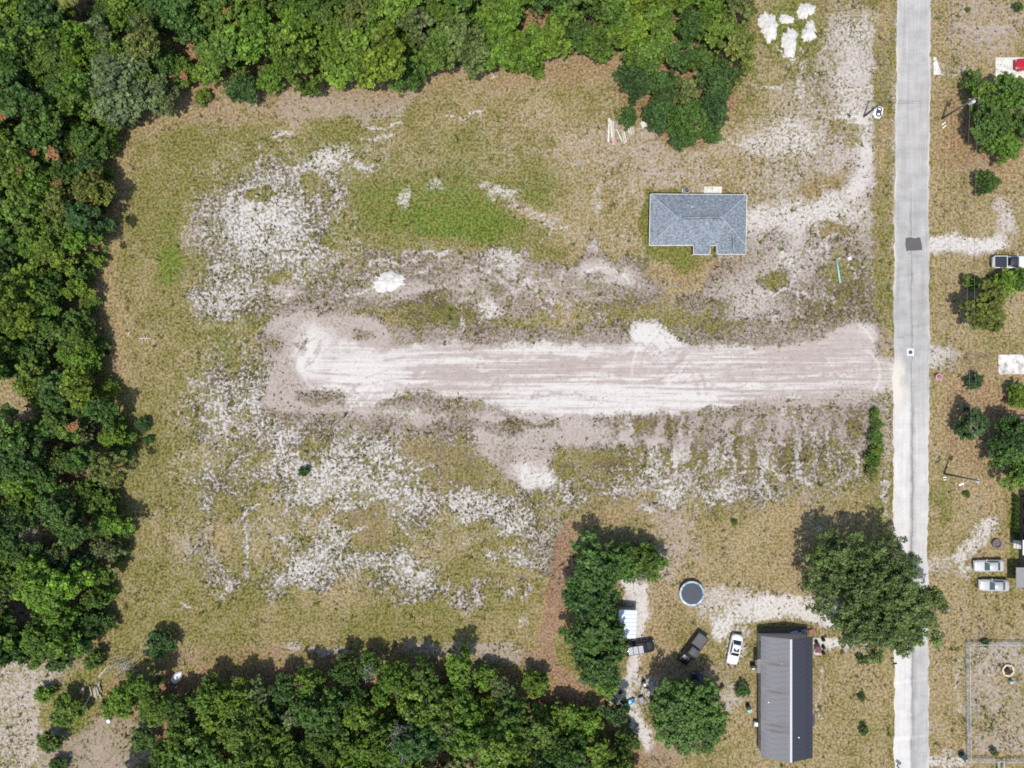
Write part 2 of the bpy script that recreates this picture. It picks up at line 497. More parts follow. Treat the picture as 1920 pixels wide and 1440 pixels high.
# --- land below the sand road
ell(1420, 822, 260, 60, 0, 0.5, sand=0.52, tone=0.95, dry=0.6, green=0.0, dirt=0.5)
ell(1300, 900, 330, 60, -4, 0.5, sand=0.36, tone=0.4, dry=0.35, green=0.06, dirt=0.4)
ell(1180, 950, 180, 30, -8, 0.5, sand=0.24, tone=0.5, dry=0.55, dirt=0.2)
ell(1180, 880, 60, 34, 0, 0.6, sand=0.46, tone=0.1)
ell(1260, 925, 30, 26, 0, 0.6, sand=0.52, tone=0.1)
ell(1380, 925, 90, 16, 0, 0.6, sand=0.42, tone=0.2)
ell(1530, 820, 40, 30, 0, 0.6, sand=0.52, tone=0.4)
ell(1390, 790, 60, 16, 0, 0.5, sand=0.72, tone=0.9)
ell(1570, 880, 70, 44, 0, 0.6, sand=0.34, tone=0.3, dry=0.4, green=0.15)
ell(1110, 870, 70, 26, 0, 0.5, sand=0.18, dry=0.4, dirt=0.4)
ell(660, 925, 310, 190, 0, 0.95, sand=0.38, tone=0.12, dry=0.5, green=0.0, dirt=0.2)
ell(435, 750, 80, 110, 0, 0.95, sand=0.42, tone=0.1, dry=0.5)
ell(470, 690, 60, 30, 0, 0.6, sand=0.28, dry=0.5, dirt=0.2)
ell(470, 740, 44, 54, 0, 0.9, sand=0.52, tone=0.0)
ell(520, 810, 70, 26, 0, 0.6, sand=0.5, tone=0.2)
ell(540, 850, 24, 50, 0, 0.6, sand=0.66, tone=0.0)
ell(600, 890, 70, 30, 0, 0.6, sand=0.55, tone=0.0)
ell(720, 870, 74, 64, 20, 0.85, sand=0.62, tone=0.0)
ell(755, 930, 54, 44, 0, 0.85, sand=0.66, tone=0.0)
ell(735, 850, 30, 26, 0, 0.6, sand=0.68, tone=0.0)
ell(570, 925, 46, 24, 0, 0.6, sand=0.62, tone=0.0)
ell(872, 935, 34, 38, -30, 0.5, sand=0.85, tone=0.2)
ell(930, 950, 70, 22, 0, 0.6, sand=0.66, tone=0.2)
ell(970, 975, 50, 24, 0, 0.6, sand=0.6, tone=0.05)
ell(560, 1085, 60, 36, 0, 0.85, sand=0.66, tone=0.0)
ell(610, 1040, 50, 28, -30, 0.85, sand=0.66, tone=0.0)
ell(690, 1055, 80, 14, 5, 0.6, sand=0.6, tone=0.0)
ell(765, 1072, 54, 28, 15, 0.85, sand=0.68, tone=0.0)
ell(700, 1110, 40, 16, 0, 0.6, sand=0.5, tone=0.1)
ell(785, 1120, 34, 24, 0, 0.6, sand=0.5, tone=0.2)
ell(950, 1055, 60, 28, -10, 0.6, sand=0.62, tone=0.0)
ell(915, 1095, 40, 26, -30, 0.6, sand=0.52, tone=0.05)
ell(875, 1130, 40, 16, 0, 0.6, sand=0.5, tone=0.2)
ell(1030, 1030, 34, 50, 0, 0.6, sand=0.52, tone=0.4)
ell(385, 945, 18, 22, 0, 0.5, sand=0.66, tone=0.2)
ell(430, 900, 60, 26, 0, 0.9, sand=0.48, tone=0.15)
ell(420, 1090, 34, 24, 0, 0.6, sand=0.5, tone=0.3)
ell(385, 1040, 34, 40, 0, 0.6, sand=0.4, tone=0.4)
ell(840, 870, 70, 50, 0, 0.5, sand=0.34, dry=0.8, dirt=0.4, litter=0.05)
ell(880, 880, 30, 40, -40, 0.5, sand=0.08, dry=0.4, green=0.1, dirt=0.3)
ell(800, 830, 90, 22, 10, 0.5, sand=0.28, dry=0.7, dirt=0.35, litter=0.08)
ell(670, 970, 50, 34, 0, 0.6, sand=0.2, dry=0.75, dirt=0.4)
ell(705, 1000, 30, 30, 0, 0.6, sand=0.2, dry=0.85, litter=0.15, dirt=0.3)
ell(425, 1010, 22, 24, 0, 0.6, sand=0.14, dry=0.8, litter=0.12)
ell(500, 960, 60, 30, 0, 0.6, sand=0.32, dry=0.5, green=0.08, dirt=0.2)
ell(480, 1040, 60, 40, 0, 0.6, sand=0.3, dry=0.5, green=0.08)
ell(640, 1120, 90, 20, 0, 0.6, sand=0.16, dry=0.6, litter=0.1)
ell(860, 1010, 80, 24, 0, 0.6, sand=0.3, dry=0.4, green=0.1, dirt=0.15)
ell(860, 1060, 40, 26, 0, 0.6, sand=0.2, dry=0.4, green=0.14, dirt=0.15)
ell(960, 1090, 60, 30, 0, 0.6, sand=0.16, dry=0.4, green=0.08)
ell(860, 1190, 70, 16, 0, 0.6, green=0.25, dry=0.3, sand=0.1)
ell(800, 1150, 40, 16, 0, 0.6, green=0.3, dry=0.3, sand=0.1)
ell(950, 1160, 60, 40, 0, 0.6, sand=0.13, dry=0.45, green=0.1)
ell(560, 640, 20, 20, 0, 0.6, sand=0.4)

# --- the graded sand road and its aprons
path([(700, 636), (900, 640), (1100, 640), (1300, 640), (1500, 632), (1640, 610)], 46, 0.7, 0.8, sharp=False, sand=0.58, tone=0.95, dirt=0.5, green=0.0)
path([(560, 770), (720, 780), (900, 780), (1100, 790), (1300, 784), (1500, 768), (1640, 760)], 64, 0.7, 0.85, sharp=False, sand=0.62, tone=0.95, dirt=0.45, green=0.0)
poly([(488, 640), (515, 595), (565, 575), (640, 588), (705, 592), (735, 625), (720, 650), (640, 660), (600, 700), (640, 745), (705, 770), (820, 760), (905, 775), (900, 800), (780, 795), (690, 785), (600, 775), (520, 770), (470, 755), (500, 730), (510, 690)], 9, sand=0.80, tone=0.85, green=0.0, dirt=0.2, litter=0)
poly([(870, 770), (1000, 775), (1180, 790), (1150, 815), (1255, 822), (1250, 838), (1140, 836), (1050, 835), (1032, 868), (1035, 915), (995, 920), (940, 885), (905, 850), (890, 810)], 9, sand=0.79, tone=0.8, green=0.0, dirt=0.16, litter=0)
ell(1000, 895, 40, 26, 0, 0.5, sand=0.9, tone=0.2)
poly([(548, 655), (560, 625), (590, 600), (640, 640), (720, 648), (900, 646), (1050, 644), (1182, 643), (1186, 605), (1215, 598), (1245, 615), (1290, 642), (1340, 655), (1440, 652), (1520, 640), (1565, 622), (1600, 605), (1640, 606), (1646, 665), (1690, 682), (1690, 733), (1646, 742), (1560, 748), (1480, 745), (1385, 757), (1330, 768), (1242, 775), (1236, 782), (1110, 776), (1010, 778), (955, 768), (910, 748), (830, 740), (760, 733), (712, 752), (676, 772), (640, 740), (575, 720)], 13, sand=1.0, tone=0.40, green=0.0, dirt=0.0, litter=0)
ROADM = (1 - smooth01(-10, 60, np.abs(Y - 705) - 40)) * smooth01(540, 620, X) * (1 - smooth01(1660, 1700, X))
streak = fbm(X / 9.0, SY, 9, 41, 4); streak2 = fbm(X / 22.0, SY, 5, 47, 3)
CH['tone'] += ROADM * ((streak - 0.5) * 1.1 + (streak2 - 0.5) * 0.8)
ell(1570, 700, 140, 60, 0, 0.7, sharp=True, tone=0.68, dirt=0.1)
ell(690, 705, 70, 34, 0, 0.6, sharp=True, tone=-0.1)
ell(580, 670, 26, 34, 0, 0.5, sharp=True, tone=0.05)
ell(1150, 745, 230, 26, 0, 0.6, sharp=True, tone=-0.02)
ell(1330, 735, 130, 18, 0, 0.6, sharp=True, tone=0.0)
ell(1060, 712, 90, 12, 0, 0.6, sharp=True, tone=0.05)
ell(1225, 630, 44, 24, 0, 0.5, sharp=True, tone=-0.05)
ell(1030, 684, 100, 13, 0, 0.6, sharp=True, tone=1.0, dirt=0.12)
ell(1190, 702, 50, 8, 0, 0.6, sharp=True, tone=1.0, dirt=0.08)
ell(880, 705, 40, 9, 0, 0.6, sharp=True, tone=0.9)
ell(1500, 665, 70, 10, 0, 0.6, sharp=True, tone=1.0)
ell(1490, 752, 110, 8, 0, 0.6, sharp=True, tone=1.0, sand=0.85)
ell(1600, 640, 44, 24, 0, 0.6, sharp=True, tone=0.7)
ell(1600, 740, 44, 10, 0, 0.6, sharp=True, tone=0.9, sand=0.8, dirt=0.15)
for (x, y, rx, ry) in ((500, 640, 24, 22), (570, 640, 8, 14), (675, 625, 16, 10), (610, 745, 36, 14), (730, 748, 9, 8), (845, 765, 50, 10), (720, 790, 40, 10), (940, 800, 40, 10), (1000, 800, 40, 8), (545, 790, 30, 8), (1175, 795, 40, 12), (1225, 790, 30, 14), (1270, 800, 40, 14), (1340, 775, 30, 8)):
    ell(x, y, rx, ry, 0, 0.6, sand=0.45, dry=0.7, dirt=0.5)
ell(850, 800, 50, 16, 0, 0.5, sand=0.5, tone=0.8, litter=0.16, dirt=0.2)
# plough-like vertical streaks south of the sand road
vs_m = smooth01(1120, 1200, X) * (1 - smooth01(1620, 1650, X)) * smooth01(770, 800, Y) * (1 - smooth01(860, 930, Y))
CH['sand'] += vs_m * (fbm(SX, Y / 6.0, 11, 61, 3) - 0.5) * 1.15
hs_m = smooth01(740, 820, X) * (1 - smooth01(1160, 1230, X)) * smooth01(490, 515, Y) * (1 - smooth01(560, 585, Y))
CH['sand'] += hs_m * (fbm(X / 7.0, SY, 8, 63, 3) - 0.5) * 0.7

# --- yard with the cars, track behind it
path([(1062, 1000), (1050, 1080), (1038, 1150), (1022, 1210), (1030, 1260), (1080, 1290)], 40, 0.4, 0.95, litter=0.72, dry=1.0, sand=0.42, tone=1.0, green=0.0)
path([(1050, 1040), (1040, 1120), (1022, 1200)], 10, 0.7, 0.7, sand=0.75, tone=0.6)
path([(1075, 985), (1130, 965), (1190, 960)], 26, 0.5, 0.8, litter=0.5, dry=1.0, sand=0.2)
ell(1260, 985, 60, 20, -10, 0.6, litter=0.22, dry=1.0)
ell(1270, 1010, 40, 40, 30, 0.6, sand=0.52, tone=0.7)
ell(1240, 1060, 16, 30, 0, 0.6, sand=0.66, tone=0.6)
ell(1235, 1170, 60, 90, 0, 0.5, litter=0.30, dry=1.0, sand=0.28, green=0)
ell(1240, 1255, 50, 26, 0, 0.5, litter=0.45, dry=1.0, sand=0.3)
ell(1300, 1165, 60, 40, 0, 0.6, dry=0.75, green=0.06, sand=0.25)
ell(1490, 1000, 30, 60, 20, 0.6, litter=0.28, dry=1.0)
ell(1490, 1070, 24, 50, 0, 0.6, litter=0.3, dry=1.0)
path([(1640, 1165), (1560, 1152), (1460, 1140), (1390, 1146), (1352, 1175)], 48, 0.45, 0.95, sand=0.84, tone=0.15, litter=0, dirt=0.0, green=0)
path([(1400, 1150), (1385, 1190), (1375, 1235)], 34, 0.5, 0.85, sand=0.8, tone=0.3, litter=0)
ell(1350, 1130, 60, 26, -20, 0.6, sand=0.55, tone=0.3)
ell(1470, 1172, 70, 8, 0, 0.5, sharp=True, sand=0.12, green=0.15, dry=0.5, litter=0.12)
ell(1565, 1205, 50, 20, 0, 0.5, sand=0.82, tone=0.2)
ell(1550, 1185, 60, 7, 10, 0.5, sharp=True, sand=0.2, litter=0.25)
path([(1203, 1105), (1200, 1150), (1196, 1200), (1188, 1250), (1180, 1290), (1192, 1335), (1212, 1400)], 26, 0.5, 0.95, sand=0.92, tone=0.25, litter=0.0, green=0)
ell(1175, 1292, 44, 26, 0, 0.5, sand=0.92, tone=0.4, litter=0)
ell(1215, 1285, 40, 20, 0, 0.6, sand=0.72, tone=0.4, litter=0.1)
ell(1185, 1095, 20, 40, 0, 0.5, sand=0.85, tone=0.2)
ell(1205, 1310, 12, 14, 0, 0.6, litter=0.4, sand=0.5)
ell(1310, 1262, 50, 18, 0, 0.6, litter=0.3, sand=0.4, tone=1.0)
ell(1370, 1300, 30, 20, 0, 0.6, sand=0.55, tone=0.6)
ell(1240, 1420, 40, 22, 0, 0.6, litter=0.5, sand=0.45, tone=0.9)
ell(1395, 1200, 12, 40, 0, 0.6, sand=0.55, tone=0.4)
path([(1532, 1225), (1532, 1345)], 12, 0.3, 0.95, litter=0.5, sand=0.4, tone=1.0)
path([(1537, 1230), (1537, 1345)], 4, 0.3, 0.8, sand=0.85, tone=0.3, litter=0.1)
ell(1520, 1183, 10, 8, 0, 0.3, sharp=True, litter=0.7)

# --- east of the road
ell(1850, 40, 90, 50, 0, 0.6, sand=0.44, tone=0.8, dry=1.0)
ell(1850, 60, 60, 8, 0, 0.6, sand=0.62, tone=0.8)
ell(1790, 130, 50, 16, 0, 0.6, sand=0.5, tone=0.5)
ell(1790, 250, 34, 100, 0, 0.5, litter=0.48, dry=1.0, sand=0.14)
ell(1860, 250, 60, 110, 0, 0.5, litter=0.6, dry=1.0, sand=0.1)
ell(1830, 315, 40, 20, 0, 0.6, litter=0.4, sand=0.4, tone=1.0)
path([(1735, 458), (1790, 458), (1830, 468), (1870, 455)], 34, 0.5, 0.95, sand=0.84, tone=0.2, litter=0)
ell(1885, 410, 24, 42, 0, 0.5, sand=0.72, tone=0.5)
ell(1860, 500, 40, 20, 0, 0.6, dry=0.55, green=0.1)
ell(1850, 640, 120, 30, 0, 0.6, green=0.12, dry=0.6, sand=0.22)
ell(1790, 570, 34, 60, 0, 0.6, litter=0.14, dry=0.9)
path([(1745, 670), (1812, 676)], 40, 0.3, 0.95, sand=0.78, tone=0.35, litter=0, grey=0.45)
path([(1812, 676), (1872, 676)], 36, 0.4, 0.8, sand=0.3, litter=0.25, dirt=0.4)
ell(1800, 780, 40, 110, 0, 0.6, litter=0.36, dry=1.0, sand=0.24, tone=1.0)
ell(1880, 760, 70, 60, 0, 0.6, litter=0.55, dry=0.8, sand=0.1)
ell(1860, 860, 60, 60, 0, 0.6, litter=0.46, dry=1.0, sand=0.16)
ell(1870, 930, 50, 50, 0, 0.6, litter=0.2, dry=0.95, green=0.03)
ell(1765, 940, 12, 60, 0, 0.5, green=0.3, dry=0.3, sand=0.15)
ell(1900, 1010, 10, 80, 0, 0.5, green=0.45, dry=0.3, sand=0.1)
path([(1735, 1060), (1790, 1052), (1815, 1030), (1850, 990)], 30, 0.6, 0.9, sand=0.76, tone=0.25, litter=0)
path([(1745, 1062), (1830, 1070)], 26, 0.5, 0.9, sand=0.74, tone=0.3, litter=0)
ell(1850, 1080, 50, 8, 0, 0.6, green=0.12, dry=0.6, sand=0.2)
ell(1770, 1240, 22, 200, 0, 0.6, litter=0.16, dry=0.95, sand=0.25)
path([(1797, 1240), (1798, 1330)], 10, 0.7, 0.7, sand=0.62, tone=0.4)
poly([(1812, 1205), (2000, 1205), (2000, 1415), (1812, 1415)], 8, sand=0.42, tone=0.7, dry=0.75, grey=0.25, litter=0.0, dirt=0.15)
ell(1880, 1240, 60, 30, 0, 0.6, sand=0.54, tone=0.7)
ell(1880, 1330, 50, 30, 0, 0.6, sand=0.34, dry=0.6, green=0.08)
ell(1890, 1265, 24, 24, 0, 0.6, litter=0.25, sand=0.3)
ell(1770, 1432, 50, 10, 0, 0.6, sand=0.72, tone=0.3)
ell(1850, 1430, 40, 8, 0, 0.5, litter=0.2, green=0.1)
ell(1845, 1190, 34, 14, 0, 0.6, dirt=0.4, sand=0.3, litter=0.2)
# --- clearings on the left and bottom left
ell(20, 745, 60, 40, 20, 0.5, litter=0.15, dry=0.9, sand=0.3)
ell(40, 1012, 50, 14, -10, 0.5, sand=0.7, tone=0.7, litter=0.1)
ell(60, 1140, 60, 14, 0, 0.5, litter=0.3, sand=0.5, tone=0.9)
poly([(-400, 1240), (60, 1225), (130, 1215), (150, 1250), (110, 1290), (75, 1330), (70, 1440), (-400, 1700)], 18, sand=0.56, tone=0.55, litter=0.0, dry=0.6, green=0.0)
poly([(90, 1360), (190, 1340), (290, 1360), (300, 1420), (120, 1500), (60, 1500)], 16, sand=0.6, tone=1.0, litter=0.35, green=0)
ell(310, 1415, 24, 30, 0, 0.5, litter=0.85, sand=0.1)
ell(140, 1310, 60, 44, 0, 0.5, green=0.4, dry=0.3, sand=0.15, litter=0.1)
ell(120, 1340, 40, 22, 0, 0.6, green=0.45, dry=0.3, sand=0.1, litter=0)
ell(620, 1440, 24, 16, 0, 0.5, litter=0.8, sand=0.2)
ell(1025, 1425, 14, 16, 0, 0.4, sand=0.95, tone=0.0, litter=0)

# --- white wheel tracks and scrapes
TR = [
    [(386, 504), (410, 500), (436, 505)], [(384, 546), (415, 549), (456, 550)], [(556, 310), (562, 345), (567, 370)], [(598, 360), (606, 400), (610, 428)],
    [(622, 330), (632, 370), (636, 410)], [(655, 312), (700, 315)], [(690, 242), (760, 236)], [(680, 262), (735, 258)], [(510, 250), (548, 250)], [(840, 218), (900, 214)],
    [(420, 1118), (440, 1090)], [(343, 1130), (358, 1138)], [(460, 950), (460, 1000), (462, 1080)], [(640, 905), (600, 930), (530, 960)], [(560, 840), (560, 905)],
    [(345, 705), (385, 722), (420, 760), (427, 850)], [(380, 782), (420, 780)], [(660, 1050), (720, 1040)], [(770, 942), (830, 936), (860, 930)],
    [(1060, 908), (1062, 930), (1075, 938), (1088, 932)], [(1050, 912), (1054, 940), (1080, 948), (1100, 936)], [(1000, 960), (960, 985), (930, 1000)], [(985, 950), (950, 980)],
    [(1010, 1000), (980, 1015)], [(1275, 780), (1276, 815), (1276, 860)], [(1290, 795), (1290, 860)], [(1262, 840), (1262, 870)], [(1357, 840), (1356, 870)], [(1355, 890), (1355, 915)], [(1430, 845), (1430, 880), (1425, 900)],
    [(1335, 835), (1365, 830), (1410, 800)], [(1300, 905), (1325, 870)], [(1290, 900), (1310, 865)], [(1470, 830), (1435, 835)], [(1440, 880), (1500, 895), (1520, 910)], [(1330, 945), (1395, 935)], [(1320, 930), (1400, 915)],
    [(1195, 960), (1250, 945)], [(1130, 925), (1230, 915), (1260, 905)], [(1180, 785), (1184, 812)], [(1485, 755), (1487, 800)], [(1510, 770), (1508, 810)], [(1465, 760), (1466, 790)],
    [(1555, 450), (1550, 510), (1560, 540)], [(1590, 500), (1610, 525)], [(1535, 470), (1545, 500)], [(1470, 110), (1490, 118), (1500, 100)], [(1455, 90), (1470, 112)], [(1535, 105), (1548, 88)], [(1440, 165), (1465, 168)],
    [(1490, 178), (1500, 150), (1515, 110)], [(1500, 185), (1508, 155)], [(1410, 160), (1440, 165)], [(1370, 262), (1420, 285)], [(1395, 265), (1440, 272)], [(1120, 380), (1112, 395)], [(1010, 455), (1060, 420)], [(760, 475), (830, 470)],
    [(1125, 1080), (1100, 1130)], [(985, 1120), (1000, 1105)], [(950, 1130), (965, 1100)], [(905, 1105), (920, 1080)], [(843, 1090), (845, 1115)], [(980, 1175), (985, 1155)], [(1665, 900), (1660, 930), (1664, 960)],
    [(640, 560), (690, 545), (720, 520)], [(530, 570), (545, 550), (580, 545)], [(690, 500), (730, 490), (780, 492)], [(880, 500), (920, 505), (960, 540)],
]
for t in TR:
    path(t, 6.5, 0.6, 0.75, sand=0.74, tone=0.25, litter=0.0)
# wheel marks of the grader and trucks along the sand road: pairs of ruts
tr_ = random.Random(21)
for k in range(46):
    x0_, y0_ = tr_.uniform(570, 1480), tr_.uniform(655, 765); L_ = tr_.uniform(90, 420); sl = tr_.gauss(0, .03); bow = tr_.gauss(0, 7); sep = tr_.uniform(15, 21)
    dv = tr_.choice((0.95, 0.95, 0.85, -0.05))
    for o_ in (0, sep):
        ptz = [(x0_ + L_ * s_, y0_ + o_ + sl * L_ * s_ + bow * 4 * s_ * (1 - s_)) for s_ in (0, .25, .5, .75, 1)]
        ptz = [p for p in ptz if p[0] < 1660 and 645 < p[1] < 775]
        if len(ptz) > 1: path(ptz, 4.2, 0.7, tr_.uniform(.35, .7), plain=True, tone=dv)
for (cx_, cy_, r_, a0, a1) in ((610, 690, 44, 90, 250), (600, 690, 62, 100, 240), (640, 700, 60, 30, 140), (655, 712, 46, 40, 150), (1230, 640, 40, 20, 120), (1215, 655, 60, 10, 100), (560, 600, 40, 200, 320), (700, 560, 60, 150, 260), (860, 540, 50, 20, 120), (1130, 560, 44, 200, 330), (1130, 540, 66, 180, 300), (1000, 860, 60, 100, 200), (930, 900, 70, 290, 350), (1250, 740, 60, 300, 360), (1290, 700, 90, 180, 230), (1580, 660, 60, 280, 350), (1600, 700, 50, 300, 400), (520, 690, 50, 60, 170), (540, 720, 60, 60, 150), (740, 800, 90, 200, 260)):
    for r2 in (r_, r_ + 15):
        ptz = [(cx_ + r2 * math.cos(R(a0 + (a1 - a0) * q / 9)), cy_ + r2 * math.sin(R(a0 + (a1 - a0) * q / 9))) for q in range(10)]
        path(ptz, 4.2, 0.7, 0.6, plain=True, tone=tr_.choice((1.0, .9, 0.0)), dirt=.10)
# wispy scrapes over the speckled ground
wr = random.Random(33)
for (cx_, cy_, sx_, sy_, n_) in ((640, 930, 190, 110, 80), (520, 420, 110, 80, 34), (1000, 545, 180, 40, 34), (1300, 890, 190, 50, 40), (1500, 470, 90, 120, 44), (430, 780, 60, 80, 16), (950, 1060, 70, 50, 18)):
    for k in range(n_):
        x0_, y0_ = wr.gauss(cx_, sx_ * .6), wr.gauss(cy_, sy_ * .6); a_ = wr.choice((0.0, .2, -.5, 1.2, 1.5)) + wr.gauss(0, .25); L_ = wr.uniform(18, 75); cv = wr.gauss(0, .5)
        ptz = []
        for q in range(6):
            ptz.append((x0_, y0_)); x0_ += math.cos(a_) * L_ / 5; y0_ += math.sin(a_) * L_ / 5; a_ += cv / 5
        path(ptz, wr.uniform(3.4, 5.5), 0.7, wr.uniform(.4, .85), sand=wr.choice((0.78, 0.72, 0.72, 0.22)), tone=0.15)
# dark ruts pressed into the sand road
for t in ([(600, 640), (590, 665), (575, 690)], [(640, 720), (665, 735), (690, 745)], [(640, 740), (690, 752)], [(900, 668), (1000, 672), (1150, 676)], [(1180, 640), (1215, 650), (1260, 660)],
          [(1440, 690), (1500, 686), (1560, 688), (1620, 680)], [(1480, 705), (1520, 708), (1580, 704)], [(1240, 620), (1258, 650)], [(1250, 690), (1290, 660)], [(1265, 705), (1290, 685)], [(1270, 725), (1290, 715)], [(560, 640), (565, 665)],
          [(760, 690), (850, 692), (930, 698)], [(700, 720), (800, 722)], [(1000, 740), (1120, 744)], [(1300, 730), (1400, 722)], [(920, 730), (940, 700), (960, 690)], [(1350, 690), (1450, 680)]):
    path(t, 5.0, 0.7, 0.6, tone=1.15, dirt=0.22)

CH['sand'] += (fbm(X, Y, 34, 24, 4) - 0.5) * 0.22 * smooth01(.1, .3, CH['sand']) * (1 - smooth01(.8, .95, CH['sand']))
CH['sand'] -= 0.05 * smooth01(330, 420, X) * (1 - smooth01(1000, 1060, X)) * smooth01(800, 860, Y)
CH['sand'] = np.interp(CH['sand'], [0, .2, .4, .7, .85, 1.0], [0.0, .15, .43, .66, .83, 1.0])
in_field = (1 - smooth01(1640, 1670, X)) * smooth01(240, 420, X) * smooth01(230, 330, Y) * (1 - smooth01(1120, 1180, Y)) * (1 - smooth01(1040, 1080, X) * smooth01(940, 1000, Y))
disturbed = in_field * np.maximum(smooth01(400, 450, Y), 1 - smooth01(700, 780, X)) * smooth01(.26, .42, CH['sand']) * (1 - smooth01(.62, .8, CH['sand']))
CH['dirt'] = np.maximum(CH['dirt'], disturbed * (0.30 + 0.45 * fbm(X, Y, 50, 27, 3)))
CH['dry'] -= 0.22 * disturbed
for k in CH: CH[k] = np.clip(CH[k], -0.2, 1.3)

# relief: rough grass, ruts, a slight crown of loose sand beside the graded strip
HGT += (fbm(X, Y, 60, 71, 3) - 0.5) * 0.25
HGT += (fbm(X, Y, 9, 72, 2) - 0.5) * 0.16 * np.clip(1.1 - CH['sand'], 0.2, 1)
HGT += ROADM * ((streak2 - 0.5) * 0.10)
near_road = (1 - smooth01(20, 60, np.abs(X - 1710)))
far = smooth01(60, 400, np.maximum(np.maximum(-150 - X, X - 2070), np.maximum(-120 - Y, Y - 1560)))
HGT *= (1 - near_road) * (1 - far)
HGT -= 0.03 * near_road

nx, ny = X.shape
verts = np.stack([(X - 960) * GSD, (720 - Y) * GSD, HGT - 0.02], -1).reshape(-1, 3)
idx = np.arange(nx * ny).reshape(nx, ny)
faces = np.stack([idx[:-1, 1:], idx[1:, 1:], idx[1:, :-1], idx[:-1, :-1]], -1).reshape(-1, 4)

def ground_material():
    m = new_mat("ground_cover")
    nt = m.node_tree; N = nt.nodes; L = nt.links
    b = N["Principled BSDF"]
    b.inputs["Roughness"].default_value = 0.95
    b.inputs["Specular IOR Level"].default_value = 0.1
    def attr(n):
        a = N.new("ShaderNodeAttribute"); a.attribute_name = n
        s = N.new("ShaderNodeSeparateColor"); L.new(a.outputs["Color"], s.inputs[0])
        return s.outputs[0], s.outputs[1], s.outputs[2], a.outputs["Alpha"]
    sand, tone, dry, green = attr("paint_a")
    litter, grey, dirt, strip = attr("paint_b")
    tc = N.new("ShaderNodeTexCoord")
    def noise(scale, detail=3.0, rough=0.6, off=0.0, stretch=None, kind='FBM'):
        mp = N.new("ShaderNodeMapping"); mp.inputs["Location"].default_value = (off, off * 1.7, 0)
        if stretch: mp.inputs["Scale"].default_value = stretch
        L.new(tc.outputs["Object"], mp.inputs[0])
        n = N.new("ShaderNodeTexNoise"); n.noise_dimensions = '2D'
        n.inputs["Scale"].default_value = scale; n.inputs["Detail"].default_value = detail; n.inputs["Roughness"].default_value = rough
        L.new(mp.outputs[0], n.inputs["Vector"])
        return n.outputs["Fac"]
    def math_(op, a, b_=None, c=None):
        n = N.new("ShaderNodeMath"); n.operation = op
        for i, v in enumerate((a, b_, c)):
            if v is None: continue
            if isinstance(v, (int, float)): n.inputs[i].default_value = v
            else: L.new(v, n.inputs[i])
        return n.outputs[0]
    def ramp(v, lo, hi):
        n = N.new("ShaderNodeMapRange"); n.interpolation_type = 'SMOOTHSTEP'
        L.new(v, n.inputs[0]); n.inputs[1].default_value = lo; n.inputs[2].default_value = hi
        return n.outputs[0]
    def mix(f, a, c, blend='MIX'):
        n = N.new("ShaderNodeMix"); n.data_type = 'RGBA'; n.blend_type = blend
        if isinstance(f, (int, float)): n.inputs[0].default_value = f
        else: L.new(f, n.inputs[0])
        for i, v in ((6, a), (7, c)):
            if isinstance(v, tuple): n.inputs[i].default_value = (*v, 1)
            else: L.new(v, n.inputs[i])
        return n.outputs[2]
    n_f = noise(2.1, 3.0, 0.72)            # tufts, about half a metre
    n_g = noise(2.5, 3.0, 0.66, 37.0)
    n_m = noise(0.62, 3.0, 0.6, 11.0)
    n_l = noise(0.13, 4.0, 0.62, 71.0)
    n_s = noise(1.0, 3.0, 0.6, 5.0, (0.07, 2.6, 1))     # drag marks along the graded strip
    cen = lambda n, k: math_('MULTIPLY', math_('SUBTRACT', n, 0.5), k)
    # sand breaking through the grass
    sv = math_('ADD', math_('MULTIPLY_ADD', sand, 1.85, -0.44), math_('ADD', cen(n_f, 3.3), math_('ADD', cen(n_m, 1.3), cen(n_l, 0.7))))
    smask = ramp(sv, 0.06, 1.16)
    # grass
    g_ol = mix(ramp(n_g, 0.34, 0.68), (0.094, 0.087, 0.022), (0.250, 0.220, 0.074))
    g_dr = mix(ramp(n_g, 0.34, 0.68), (0.190, 0.138, 0.060), (0.395, 0.308, 0.170))
    dryv = ramp(math_('ADD', dry, math_('ADD', cen(n_m, 1.3), cen(n_l, 1.5))), 0.05, 1.0)
    gc = mix(dryv, g_ol, g_dr)
    g_gr = mix(ramp(n_g, 0.30, 0.70), (0.045, 0.082, 0.012), (0.180, 0.230, 0.036))
    grv = math_('MULTIPLY', ramp(math_('ADD', green, math_('ADD', cen(n_m, 1.7), cen(n_f, 1.0))), 0.12, 0.95), 0.9)
    gc = mix(grv, gc, g_gr)
    g_dt = mix(ramp(n_f, 0.35, 0.65), (0.052, 0.040, 0.018), (0.150, 0.112, 0.058))
    gc = mix(ramp(math_('ADD', dirt, math_('ADD', cen(n_m, 1.1), cen(n_f, 0.8))), 0.12, 0.7), gc, g_dt)
    # sand colours
    tv = ramp(math_('ADD', math_('ADD', tone, math_('MULTIPLY', cen(n_s, 1.5), strip)), math_('ADD', cen(n_m, 0.5), cen(n_l, 0.5))), 0.0, 1.0)
    s_c = mix(tv, (0.585, 0.556, 0.520), (0.390, 0.330, 0.302))
    s_c = mix(math_('MULTIPLY', grey, 0.8), s_c, (0.40, 0.39, 0.37))
    s_c = mix(math_('MULTIPLY', ramp(math_('ADD', n_g, cen(n_m, 0.5)), 0.50, 0.72), math_('MULTIPLY_ADD', tv, 0.28, 0.14)), s_c, (0.23, 0.185, 0.15))
    s_c = mix(math_('MULTIPLY', ramp(math_('ADD', dirt, cen(n_f, 0.7)), 0.2, 0.9), math_('MULTIPLY_ADD', tv, 0.7, 0.05)), s_c, (0.28, 0.225, 0.19))
